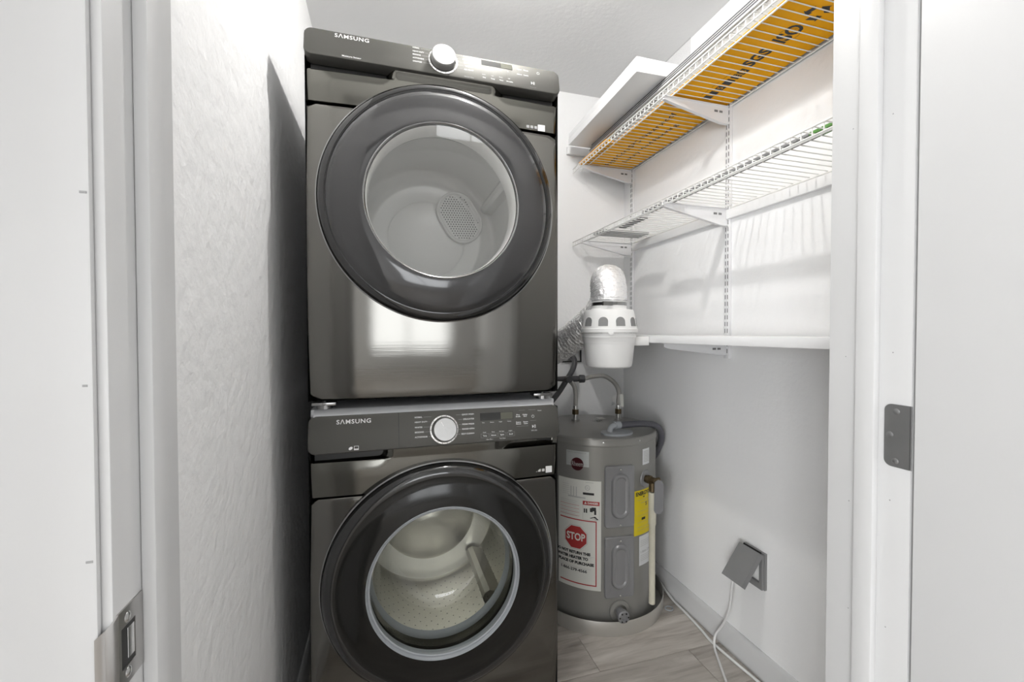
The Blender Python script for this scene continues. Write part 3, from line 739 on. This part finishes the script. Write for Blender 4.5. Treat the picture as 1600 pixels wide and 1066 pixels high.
# energy label, white label, small silver label
el = patch(-81.6, -50, .373, .556, HR+.001, 'yellow_label', wh, 'energy_label'); el['label'] = 'yellow energy guide label'
cyl_text('ENERGYGUIDE', -79.8, .5410, el, 'print_black', .02, HR+.0014, align='LEFT', width=.128, height=.0165, bold=.0008)
strips([(-78, -55, .515, .5160), (-74, -58, .503, .504), (-78, -56, .470, .4708), (-78, -56, .452, .4528), (-78, -56, .424, .4248), (-78, -56, .405, .4058), (-78, -58, .392, .3928)], HR+.0014, 'print_grey', el, 'small_print')
strips([(-72.5, -67.5, .432, .442)], HR+.0014, 'print_black', el, 'black_mark')
q = MB().add([cy(a, z, HR+.0014) for a, z in ((-71, .529), (-69.5, .522), (-68, .529))], [(0, 1, 2)]); q.build('arrow_mark', M['print_black'], el, fix=False)
cyl_text('$', -66.2, .495, el, 'print_black', .022, HR+.0014)
wl = patch(-75.4, -50, .245, .3665, HR+.001, 'paper_w', wh, 'service_label')
cyl_text('1-866-279-4566', -74.4, .300, wl, 'print_grey', .02, HR+.0014, align='LEFT', width=.1, height=.009)
strips([(-74, -54, .345-k*.007, .3465-k*.007) for k in range(4)]+[(-74, -54, .285-k*.007, .2865-k*.007) for k in range(4)], HR+.0014, 'print_faint', wl, 'small_print')
sl = patch(-71.3, -61.2, .657, .7215, HR+.001, 'paper_w', wh, 'small_label')
strips([(-70.3, -62.2, .668+k*.006, .6705+k*.006) for k in range(8)], HR+.0014, 'print_faint', sl, 'small_print')
# drain valve
a = -95.8; t = math.radians(a); nd = (math.cos(t), math.sin(t), 0)
dv = MB().lathe([(.044, 0), (.042, .004), (.028, .006), (.026, .004)], cy(a, .083), nd, 32).build('drain_flange', M['heater'], wh)
dk = MB().lathe([(.017, .0), (.017, .022), (.024, .023), (.0245, .040), (.021, .043), (.014, .043), (.013, .036), (.0005, .035)], cy(a, .081), nd, 24).build('drain_valve', M['heater_panel'], wh)
for k in range(6):
    tt = 2*PI*k/6; side = Vector((-nd[1], nd[0], 0)); c_ = Vector(cy(a, .081))+Vector(nd)*.0435+(side*math.cos(tt)+Vector((0, 0, 1))*math.sin(tt))*.0175
    MB().lathe([(.0035, 0), (.0035, .0006), (.0003, .0007)], c_, nd, 10).build('valve_slot', M['black'], dk)
# relief valve, discharge pipe and tag
a = -67.0; t = math.radians(a); nr = (math.cos(t), math.sin(t), 0)
MB().lathe([(.036, 0), (.034, .003), (.018, .005), (.015, .003)], cy(a, .598), nr, 32).build('valve_flange', M['heater_panel'], wh)
P0 = Vector(cy(a, .598)); Nr = Vector(nr); pend = Vector((1.029, 1.495, .598))
rv = MB().lathe([(.013, 0), (.013, .012), (.017, .013), (.017, .026), (.013, .027), (.013, .045), (.0005, .046)], P0, Nr, 20).build('relief_valve', M['brass'], wh)
side = Vector((.9, -.25, .12)).normalized()
MB().tube([P0+Nr*.034, P0+Nr*.038+side*.018, P0+Nr*.038+side*.026], .010, 14).build('valve_lever', M['brass'], rv)
MB().tube([pend+Vector((0, 0, -.005)), pend+Vector((0, 0, -.040))], .014, 16).build('valve_outlet', M['brass'], rv)
pipe = MB()
pipe.tube([(1.029, 1.495, .555), (1.029, 1.495, .425), (1.029, 1.495, .420), (1.030, 1.496, .100)], [.0155, .0155, .0125, .0125], 18)
dp = pipe.build('discharge_pipe', M['pvc'], wh, smooth=50); dp['label'] = 'cream plastic discharge pipe'
tg = [(-.010, .055), (.004, .066), (.020, .060), (.026, .045), (.026, -.055), (.014, -.072), (-.006, -.070), (-.012, -.058)]
tv = Vector((.93, -.36, 0)); tn_ = Vector((-.36, -.93, 0))
tgo = MB().prism(tg, lambda p, q_, d: Vector((1.036, 1.474, .545))+tv*p+Vector((0, 0, q_))+tn_*d, 0, .0025).build('valve_tag', M['tag'], wh); tgo['label'] = 'grey warning tag hanging on the relief valve'
# top fittings
zt = .781
def nipple(x, y, name):
    b_ = MB().lathe([(.040, 0), (.036, .004), (.020, .005), (.0185, .012), (.0005, .012)], (x, y, zt-.004), seg=28).build('inlet_boot', M['heater'], wh)
    MB().lathe([(.012, .008), (.012, .045), (.0005, .046)], (x, y, zt-.004), seg=18).build('nipple', M['chrome'], b_)
    return b_
nipple(.86, 1.862, 'a'); nipple(1.061, 1.817, 'b')
MB().lathe([(.036, 0), (.034, .005), (.020, .007), (.018, .004), (.010, .004), (.009, .010), (.0005, .010)], (.957, 1.818, zt-.004), seg=28).build('anode_plug', M['heater'], wh)
jb = MB().prism([(.070*math.cos(2*PI*k/28), .048*math.sin(2*PI*k/28)) for k in range(28)], lambda p, q_, d: (.922+p, 1.590+q_, zt+d), -.006, .004).build('wiring_cover', M['fitting'], wh)
MB().box(.985, 1.02, 1.86, 1.90, zt-.001, zt+.0012).build('top_label', M['paper'], wh)
# conduit from the wiring cover
cnd = thing('electrical_conduit', 'dark grey flexible conduit bending from the heater top down behind it', 'conduit', (.90, 1.597, .785))
MB().tube(spline([(.895, 1.597, .784), (.897, 1.598, .796), (.906, 1.600, .806), (.922, 1.602, .809)], 6), .0115, 16).build('elbow', M['fitting'], cnd)
MB().tube([(.920, 1.602, .809), (.932, 1.604, .809), (.944, 1.606, .808)], .0165, 18).build('coupling', M['fitting'], cnd)
MB().tube(spline([(.940, 1.605, .808), (1.00, 1.614, .806), (1.07, 1.622, .803), (1.14, 1.640, .788), (1.188, 1.665, .750), (1.202, 1.685, .700), (1.203, 1.72, .64), (1.205, 1.78, .57), (1.21, 1.85, .50)], 8), .0140, 16).build('flexible_tube', M['conduit'], cnd)
# flexible water connectors
def connector(name, label, pts, r=.0105):
    o = thing(name, label, 'water hose', pts[0])
    P = spline(pts, 10)
    MB().tube(P, r, 14).build('braided_hose', M['flex'], o)
    p0 = Vector(pts[0])
    MB().lathe([(.0165, -.010), (.0165, .012), (.012, .014), (.0005, .014)], p0, (0, 0, 1), 6).build('hex_nut', M['brass'], o)
    MB().lathe([(.0125, .012), (.0125, .030), (.0110, .031)], p0, (0, 0, 1), 16).build('crimp_sleeve', M['chrome'], o)
    return o
c1 = connector('water_connector', 'short braided hose rising from the heater to the shutoff valve', [(.86, 1.862, .823), (.861, 1.862, .87), (.866, 1.872, .905), (.868, 1.892, .938), (.862, 1.915, .958)])
c2 = connector('water_connector', 'long braided hose arching over the heater with a white tag', [(1.061, 1.817, .823), (1.064, 1.820, .87), (1.075, 1.835, .915), (1.062, 1.855, .955), (1.025, 1.88, .985), (.98, 1.90, .985), (.94, 1.925, .972)])
MB().add([(1.066, 1.812, .905), (1.086, 1.812, .905), (1.086, 1.810, .845), (1.066, 1.811, .845), (1.066, 1.813, .905), (1.086, 1.813, .905), (1.086, 1.811, .845), (1.066, 1.812, .845)], [(0, 1, 2, 3), (7, 6, 5, 4), (0, 4, 5, 1), (1, 5, 6, 2), (2, 6, 7, 3), (3, 7, 4, 0)]).build('paper_tag', M['paper'], c2)
MB().add([(1.050, 1.815, .900), (1.036, 1.822, .898), (1.030, 1.826, .850), (1.046, 1.818, .858), (1.050, 1.816, .900), (1.036, 1.823, .898), (1.030, 1.827, .850), (1.046, 1.819, .858)], [(0, 1, 2, 3), (7, 6, 5, 4), (0, 4, 5, 1), (1, 5, 6, 2), (2, 6, 7, 3), (3, 7, 4, 0)]).build('plastic_tag', M['acrylic'], c2)
vlv = thing('shutoff_valve', 'grey metal shutoff valve on the wall behind the heater', 'valve', (.87, 1.94, .97))
MB().tube([(.80, 1.955, .972), (.855, 1.945, .971), (.90, 1.935, .971), (.915, 1.932, .971)], [.011, .0145, .0145, .0125], 16).build('valve_body', M['hose'], vlv)
MB().lathe([(.0005, 0), (.019, 0), (.020, .006), (.019, .026), (.015, .028), (.0005, .028)], (.912, 1.932, .971), (.97, -.2, 0), 8).build('union_nut', M['hose'], vlv)
MB().lathe([(.012, 0), (.016, .012), (.016, .03), (.0005, .03)], (.845, 1.925, .971), (0, -1, .1), 12).build('valve_handle', M['hose'], vlv)
MB().tube([(.865, 1.94, .971), (.864, 1.928, .962), (.862, 1.916, .957)], .011, 12).build('valve_outlet', M['hose'], vlv)
MB().tube([(.80, 1.955, .972), (.79, 2.0, .972), (.79, YB, .972)], .011, 12).build('supply_stub', M['hose'], vlv)
dh = MB().tube(spline([(.915, YB+.004, 1.083), (.916, 2.02, 1.075), (.912, 1.985, 1.050), (.895, 1.975, 1.010), (.862, 1.975, .960), (.820, 1.975, .900), (.765, 1.975, .84), (.70, 1.98, .78)], 8), .0135, 14).build('drain_hose', M['hose'], None)
tag(dh, 'dark grey rubber hose running from the wall box down behind the washing machine', 'hose')
wb = thing('wall_outlet_box', 'black rimmed recessed supply box in the back wall', 'wall box', (.93, YB, 1.045))
q = MB()
for a_, b_, c_, d_ in ((.872, .990, 1.043, 1.050), (.872, .990, 1.160, 1.167), (.872, .879, 1.043, 1.167), (.983, .990, 1.043, 1.167)): q.box(a_, b_, YB-.008, YB, c_, d_)
q.build('box_rim', M['black'], wb); MB().box(.879, .983, YB-.002, YB, 1.05, 1.16).build('box_face', M['greybox'], wb)

# ================================================================== LINT TRAP AND FOIL DUCT
bxc, byc = .778, 1.40
lt = thing('lint_trap', 'white plastic lint trap bucket with arched holes under the foil duct', 'bucket', (bxc, byc, 1.074))
MB().lathe([(.0005, 1.0745), (.074, 1.074), (.080, 1.078), (.083, 1.09), (.0905, 1.160), (.0915, 1.1605), (.0915, 1.166), (.0925, 1.168), (.094, 1.180), (.096, 1.181), (.096, 1.187), (.0945, 1.188), (.0945, 1.196), (.091, 1.196), (.08, 1.09), (.0005, 1.082)], (bxc, byc, 0), seg=64).build('bucket', M['wplastic'], lt, smooth=30)
cp_ = MB().lathe([(.099, 1.197), (.1010, 1.199), (.1010, 1.211), (.0985, 1.213), (.0885, 1.272), (.084, 1.279), (.066, 1.281), (.062, 1.284), (.062, 1.310), (.057, 1.310), (.057, 1.284), (.080, 1.276), (.092, 1.215), (.094, 1.197)], (bxc, byc, 0), seg=64).build('cap', M['wplastic'], lt, smooth=30)
for k in range(10):
    ac = math.radians(-94.5+36*k)
    arch = [(-.0165, 1.2205), (.0165, 1.2205), (.0165, 1.2370)]+[(.0165*math.cos(math.radians(j*20)), 1.2370+.0150*math.sin(math.radians(j*20))) for j in range(1, 9)]+[(-.0165, 1.2370)]
    def af(u, z, d):
        r_ = .0985+(z-1.213)*(.0885-.0985)/(1.272-1.213)+d
        return (bxc+r_*math.cos(ac+u/r_), byc+r_*math.sin(ac+u/r_), z)
    MB().prism(arch, af, -.002, .0016).build('arched_hole', M['screen'], cp_)
for ac in (-5, -115, 120):
    t = math.radians(ac); MB().lathe([(.0005, -.004), (.010, -.004), (.010, .004), (.0005, .004)], (bxc+.099*math.cos(t), byc+.099*math.sin(t), 1.197), (math.cos(t), math.sin(t), 0), 4).build('clip', M['wplastic'], cp_)
MB().box(.868, .936, 1.384, 1.412, 1.150, 1.183).build('mounting_arm', M['wplastic'], lt, bevel=.002)
P = spline([(bxc, byc, 1.290), (bxc+.001, byc+.002, 1.335), (bxc+.013, byc+.030, 1.375), (bxc+.040, byc+.080, 1.392), (bxc+.068, byc+.135, 1.365), (bxc+.078, byc+.170, 1.315), (.842, 1.600, 1.272), (.812, 1.660, 1.222), (.768, 1.735, 1.162), (.705, 1.830, 1.103), (.62, 1.935, 1.052), (.578, 2.008, 1.05)], 26)
rnd = random.Random(5); rad = []
for i in range(len(P)): rad.append(.0635*(1+.016*math.sin(i*PI*2/3.3)+.016*(rnd.random()-.5)))
for i in range(14): rad[i] = .0600
dm_ = MB().tube(P, rad, 40, caps=False)
dm_.v = [tuple(c+(rnd.random()-.5)*.0034 for c in p) if i > 240 else p for i, p in enumerate(dm_.v)]
du = dm_.build('foil_duct', M['foil'], None, smooth=70)
tag(du, 'crinkled silver foil duct arching from the lint trap to the dryer', 'duct')
clamp = MB().lathe([(.0625, -.006), (.0635, -.005), (.0635, .005), (.0625, .006)], (bxc, byc, 1.300), (0, 0, 1), 48)
clamp.box(bxc-.058, bxc-.022, byc-.067, byc-.058, 1.292, 1.306)
tag(clamp.build('duct_clamp', M['chrome_dark'], None), 'narrow metal clamp around the duct above the lint trap cap', 'clamp')

# ================================================================== SHELVING
SX = .938                       # shelf front
Z1, Z2 = 2.045, 1.668           # deck heights
def standard(y, z0, z1, label):
    t_ = thing('shelf_standard', label, 'shelf standard', (XR, y, z0), 'slotted shelf standards')
    MB().box(XR-.012, XR, y-.0125, y+.0125, z0, z1).build('channel', M['bracket'], t_, bevel=.0015)
    q = MB(); z = z0+.02
    while z < z1-.03:
        for dy in (-.0055, .0055): q.box(XR-.0126, XR-.0118, y+dy-.0018, y+dy+.0018, z, z+.016)
        z += .0254
    s = q.build('slots', M['slot'], t_); s['kind'] = 'stuff'
standard(1.987, 1.12, 2.20, 'white slotted shelf standard near the back corner')
standard(1.330, 1.10, 2.20, 'white slotted shelf standard in the middle of the wall')
def bracket(y, zt_, label, xf=.952, hw=.064):
    t_ = thing('shelf_bracket', label, 'shelf bracket', (XR, y, zt_-hw), 'white shelf brackets')
    xw = XR-.0125
    prof = [(xw, -hw), (xw, -.001), (xf, -.001), (xf, -.014), (xf+.02, -.018), (xw-.03, -hw)]
    MB().prism(prof, lambda p, q_, d: (p, y+d, zt_+q_), -.0015, .0015).build('web', M['bracket'], t_)
    MB().box(xf, xw, y-.007, y+.007, zt_-.003, zt_-.0005).build('top_flange', M['bracket'], t_)
    n = Vector((.9, 0, -.16)).normalized()
    rs = [[(x, y-.007, z), (x, y+.007, z), (x, y+.007, z-.0025), (x, y-.007, z-.0025)] for x, z in ((xf, zt_-.013), (xf+.02, zt_-.018), (xw-.03, zt_-hw), (xw, zt_-hw))]
    MB().rings(rs, True, True, True).build('bottom_flange', M['bracket'], t_)
    for x in (xw-.062, xw-.040): MB().box(x, x+(.015 if x < xw-.05 else .014), y-.0024, y-.0014, zt_-.027, zt_-.0195).build('punched_slot', M['slot'], t_)
bracket(1.987, Z1-.0045, 'white shelf bracket under the upper wire shelf near the back corner')
bracket(1.330, Z1-.0045, 'white shelf bracket under the upper wire shelf at the middle standard')
bracket(1.987, Z2-.0045, 'white shelf bracket under the lower wire shelf near the back corner')
bracket(1.330, Z2-.0045, 'white shelf bracket under the lower wire shelf at the middle standard')
bracket(1.330, 1.160, 'white shelf bracket under the solid white shelf board', xf=.96, hw=.045)
def wire_shelf(z, label):
    y0, y1 = .56, 2.062
    t_ = thing('wire_shelf', label, 'wire shelf', ((SX+XR)/2, (y0+y1)/2, z), 'white wire shelves')
    wm = MB().tube([(XR-.006, 0, 0), (SX+.006, 0, 0), (SX+.0015, 0, -.0015), (SX, 0, -.006), (SX, 0, -.0235)], .0016, 6)
    o = wm.build('deck_wire', M['wire'], t_); me = o.data
    # mesh was stored relative to the shelf origin: rebuild the offset once
    base = -world_loc(t_)
    n = int((y1-y0)/.0277)
    o.location = (0, (y0+y1)/2*0, 0)
    for v in me.vertices: v.co -= base
    for i in range(n+1):
        yy = y0+.004+i*.0277
        c = o if i == 0 else link('deck_wire', me, None, t_)
        c.location = base+Vector((0, yy, z))
    for x, zz, r_ in ((SX-.002, -.002, .0023), (SX-.002, -.0230, .0023), (.984, -.0042, .0028), (XR-.007, -.0042, .0030)):
        MB().tube([(x, y0, z+zz), (x, y1, z+zz)], r_, 8).build('long_rod', M['wire'], t_)
    return t_
wire_shelf(Z1, 'upper white wire shelf carrying the yellow carton')
wire_shelf(Z2, 'lower white wire shelf, almost empty, below the yellow carton')
cl = MB().box(XR-.018, XR, .50, 1.972, 1.622, 1.6565).build('wall_cleat', M['melamine'], None, bevel=.001)
tag(cl, 'white wooden cleat on the wall under the lower wire shelf', 'cleat')
cl2 = MB().box(.905, XR-.0002, YB-.020, YB, 2.118, 2.156).build('wall_cleat', M['melamine'], None, bevel=.001)
tag(cl2, 'white wooden cleat on the back wall above the upper wire shelf', 'cleat')
sb = MB().box(SX, XR-.0125, .50, YB-.003, 1.1605, 1.1865).build('shelf_board', M['melamine'], None, bevel=.001)
tag(sb, 'solid white shelf board at the height of the lint trap', 'shelf')

# yellow carton with its printing
zc0 = Z1+.0020
ct_ = thing('flooring_carton', 'long yellow flooring carton with black printing on the upper wire shelf', 'carton', (1.11, 1.30, zc0))
MB().box(.986, 1.230, .60, 1.995, zc0+.0024, zc0+.040).build('box', M['carton_side'], ct_, bevel=.001)
MB().box(.985, 1.230, .60, 1.995, zc0, zc0+.0022).build('printed_base', M['carton'], ct_)
MB().box(.945, .9848, 1.733, 2.012, zc0, zc0+.012).build('flap', M['carton'], ct_, bevel=.001)
def under(txt, xc, ystart, yend, h_, **k):
    def fn(a, b): return (xc-b, (ystart+yend)/2-a, zc0-.0004)
    return text_obj('lettering', txt, fn, M['print_black'], ct_, .05, width=abs(ystart-yend), height=h_, **k)
under('Rigid Core SPC Waterproof', 1.082, 1.972, 1.438, .034, bold=.0006)
under('Luxury Vinyl Flooring', 1.145, 1.915, 1.512, .030, bold=.0006)
under('SGS', 1.109, 1.120, 1.035, .042, bold=.0022)
under('ISO', 1.108, 1.004, .932, .050, bold=.0016)
gl_ = MB()
for r_, w_ in ((.030, .0012),):
    gl_.rings([[(1.108+rr*math.sin(t), .968+rr*math.cos(t)*.8, zc0-.0005) for t in [2*PI*k/24 for k in range(24)]] for rr in (r_-w_, r_)])
gl_.rings([[(1.108+.0005*s, .968+.024*t, zc0-.0005) for s in (-1, 1)] for t in (-1, 1)], False)
gl_.build('globe_mark', M['print_black'], ct_, fix=False)
# row of certificate blocks
cb_ = MB()
for ya, yb2 in ((1.320, 1.296), (1.290, 1.268), (1.258, 1.232), (1.224, 1.203), (1.200, 1.193), (1.186, 1.164), (1.160, 1.134)):
    cb_.add([(1.106, ya, zc0-.0004), (1.106, yb2, zc0-.0004), (1.138, yb2, zc0-.0004), (1.138, ya, zc0-.0004)], [(0, 1, 2, 3)])
cb_.build('certificate_blocks', M['print_black'], ct_, fix=False)
for ch, ya in (('E', 1.173), ('5', 1.245), ('B', 1.147)):
    text_obj('lettering', ch, lambda a, b, ya=ya: (1.122-b, ya-a, zc0-.0008), M['carton'], ct_, .03)
cb2 = MB()
for k in range(3):
    cb2.add([(1.090, 1.30-k*.05, zc0-.0004), (1.0912, 1.30-k*.05, zc0-.0004), (1.0912, 1.265-k*.05, zc0-.0004), (1.090, 1.265-k*.05, zc0-.0004)], [(0, 1, 2, 3)])
cb2.build('fine_lines', M['print_black'], ct_, fix=False)
# three-arrow recycling mark
rc = MB(); rcx, rcy = 1.105, .884
for k in range(3):
    a0 = math.radians(90+120*k)
    def rp(r_, a): return (rcx-r_*math.sin(a0+math.radians(a)), rcy-r_*math.cos(a0+math.radians(a))*.85, zc0-.0004)
    rc.add([rp(.034, -40), rp(.034, 10), rp(.019, 14), rp(.019, -40)], [(0, 1, 2, 3)])
    rc.add([rp(.040, 8), rp(.026, 48), rp(.012, 14)], [(0, 1, 2)])
rc.build('recycling_mark', M['print_black'], ct_, fix=False)
# thin boards stacked on the carton
zz_ = zc0+.0404
labels = ['thin grey floor board lying directly on the yellow carton', 'thin grey floor board in the middle of the stack on the carton', 'thin grey floor board on top of the stack on the carton']
for k in range(3):
    b_ = thing('floor_board', labels[k], 'floor board', (1.10, 1.28, zz_), 'floor boards on the carton')
    x0 = .972+.004*k
    MB().box(x0, 1.228, .60, 1.945-.004*k, zz_, zz_+.0072).build('board_core', M['plank_face'], b_)
    MB().box(x0-.0008, 1.2285, .599, 1.9458-.004*k, zz_+.0073, zz_+.0112).build('board_backing', M['plank_edge'], b_)
    zz_ += .0114
# white boards on top
for k, lb in enumerate(('white melamine board overhanging the shelf front, lower of the pair', 'white melamine board overhanging the shelf front, upper of the pair')):
    z0 = zz_+.0002+k*.0285
    x0 = .858+.003*k
    pts = [(x0, 1.352+.004*k), (1.205, 1.346+.012*k), (1.222, 1.975), (x0+.014, 1.975)]
    o = MB().prism(pts, lambda p, q_, d: (p, q_, z0+d), 0, .0282).build('white_board', M['melamine'], None, bevel=.001)
    tag(o, lb, 'board', 'white boards on the upper shelf')
zt_ = zz_+.0002+.0570
ac_ = MB()
ac_.box(1.040, 1.0425, 1.30, 1.46, zt_, zt_+.062); ac_.box(1.0425, 1.095, 1.30, 1.46, zt_, zt_+.0025); ac_.box(1.0925, 1.095, 1.30, 1.46, zt_+.0025, zt_+.045)
o = ac_.build('plastic_channel', M['acrylic'], None); tag(o, 'clear plastic channel lying on the white boards', 'plastic channel')
# things on the lower wire shelf
gp = MB().box(.965, 1.215, 1.80, 1.895, Z2+.002, Z2+.012).build('grey_panel', M['greybox'], None, bevel=.001)
tag(gp, 'small flat grey panel on the lower wire shelf near the corner', 'panel')
st_ = thing('long_strip', 'long thin dark grey strip with a green end on the lower wire shelf', 'strip', (.985, 1.2, Z2+.002))
MB().box(.978, 1.010, .80, 1.50, Z2+.002, Z2+.010).build('strip_body', M['darkstrip'], st_, bevel=.001)
MB().box(.978, 1.010, .62, .7995, Z2+.002, Z2+.010).build('green_end', M['green'], st_, bevel=.001)
o = MB().box(1.012, 1.046, 1.56, 1.735, Z2+.002, Z2+.011).build('dark_card', M['slot'], None, bevel=.001); tag(o, 'small dark card lying on the lower wire shelf', 'card')

# ================================================================== OUTLET, CORDS, FLOOR BITS
oy0, oy1, oz0, oz1 = 1.150, 1.241, .315, .441
ob = thing('outlet_box', 'grey wall outlet with its hinged cover lifted open', 'outlet', (XR, (oy0+oy1)/2, oz0))
q = MB()
q.box(XR-.010, XR, oy0, oy1, oz0, oz0+.020); q.box(XR-.010, XR, oy0, oy1, oz1-.014, oz1); q.box(XR-.010, XR, oy0, oy0+.014, oz0+.020, oz1-.014); q.box(XR-.010, XR, oy1-.014, oy1, oz0+.020, oz1-.014)
q.build('back_plate', M['box_grey'], ob)
q = MB()
q.box(XR-.020, XR-.0112, oy0+.002, oy1-.002, oz0+.002, oz0+.022); q.box(XR-.020, XR-.0112, oy0+.002, oy0+.014, oz0+.022, oz1-.004); q.box(XR-.020, XR-.0112, oy1-.014, oy1-.002, oz0+.022, oz1-.004); q.box(XR-.020, XR-.0112, oy0+.014, oy1-.014, oz1-.016, oz1-.004)
q.build('cover_frame', M['box_grey'], ob)
MB().box(XR-.006, XR-.002, oy0+.014, oy1-.014, oz0+.02, oz1-.014).build('receptacle', M['wplastic'], ob)
# open flap
hx_, hz_ = XR-.020, oz1-.002
fdir = Vector((-.60, 0, -.80)).normalized(); fn_ = Vector((-fdir.z, 0, fdir.x)).normalized()
if fn_.x > 0: fn_ = -fn_
def fl(u, v, d): return Vector((hx_, v, hz_))+fdir*u+fn_*d
FLn = .128
q = MB()
def fbox(u0, u1, v0, v1, d0, d1):
    q.add([fl(u, v, d) for d in (d0, d1) for v in (v0, v1) for u in (u0, u1)], [(0, 2, 3, 1), (4, 5, 7, 6), (0, 1, 5, 4), (2, 6, 7, 3), (0, 4, 6, 2), (1, 3, 7, 5)])
fbox(0, FLn, oy0+.001, oy1-.001, .010, .0125)
fbox(0, FLn, oy0+.001, oy0+.004, -.006, .010); fbox(0, FLn, oy1-.004, oy1-.001, -.006, .010)
fbox(FLn-.003, FLn, oy0+.004, oy1-.004, -.006, .010); fbox(0, .003, oy0+.004, oy1-.004, -.006, .010)
q.build('flap_cover', M['box_grey'], ob)
MB().tube([(hx_+.002, oy0+.010, hz_+.003), (hx_+.002, oy1-.010, hz_+.003)], .004, 10).build('hinge_pin', M['black'], ob)
pg = thing('power_cord', 'white power cord hanging from the outlet down to the floor', 'cord', (1.19, 1.225, .35))
MB().box(1.170, XR-.006, 1.190, 1.222, .345, .378).build('plug', M['wplastic'], pg, bevel=.005)
MB().tube(spline([(1.175, 1.206, .358), (1.172, 1.222, .330), (1.178, 1.235, .285), (1.188, 1.250, .235), (1.196, 1.268, .175), (1.202, 1.302, .105), (1.200, 1.335, .045), (1.186, 1.325, .012), (1.165, 1.288, .0055), (1.142, 1.245, .0050), (1.118, 1.20, .0050), (1.08, 1.13, .0050), (1.03, 1.02, .0050), (.98, .86, .0050)], 10), .0042, 12).build('cable', M['cord'], pg)
cb = MB().tube(spline([(1.214, 1.94, .10), (1.220, 1.87, .085), (1.2235, 1.80, .068), (1.2235, 1.74, .045), (1.2225, 1.68, .022), (1.221, 1.61, .0062), (1.217, 1.52, .0056), (1.207, 1.42, .0056), (1.1985, 1.352, .0056), (1.204, 1.25, .0056), (1.213, 1.15, .0056), (1.220, 1.0, .0056), (1.222, .8, .0056), (1.222, .55, .0056)], 10), .0050, 12).build('floor_cable', M['cord'], None)
tag(cb, 'white cable lying on the floor along the baseboard', 'cable')
q = MB(); c0 = Vector((1.170, 1.575, .0030)); pts = [c0+Vector((.0165*math.cos(2*PI*k/32), .0145*math.sin(2*PI*k/32), 0)) for k in range(32)]
rs = []
for k in range(32):
    t = 2*PI*k/32; d = Vector((math.cos(t), math.sin(t), 0)); rs.append([pts[k]+(d*math.cos(a)+Vector((0, 0, 1))*math.sin(a))*.0029 for a in [2*PI*j/8 for j in range(8)]])
rs.append(rs[0]); q.rings(rs)
o = q.build('rubber_ring', M['fitting'], None); tag(o, 'small grey rubber ring lying on the floor beside the drain pan', 'ring')
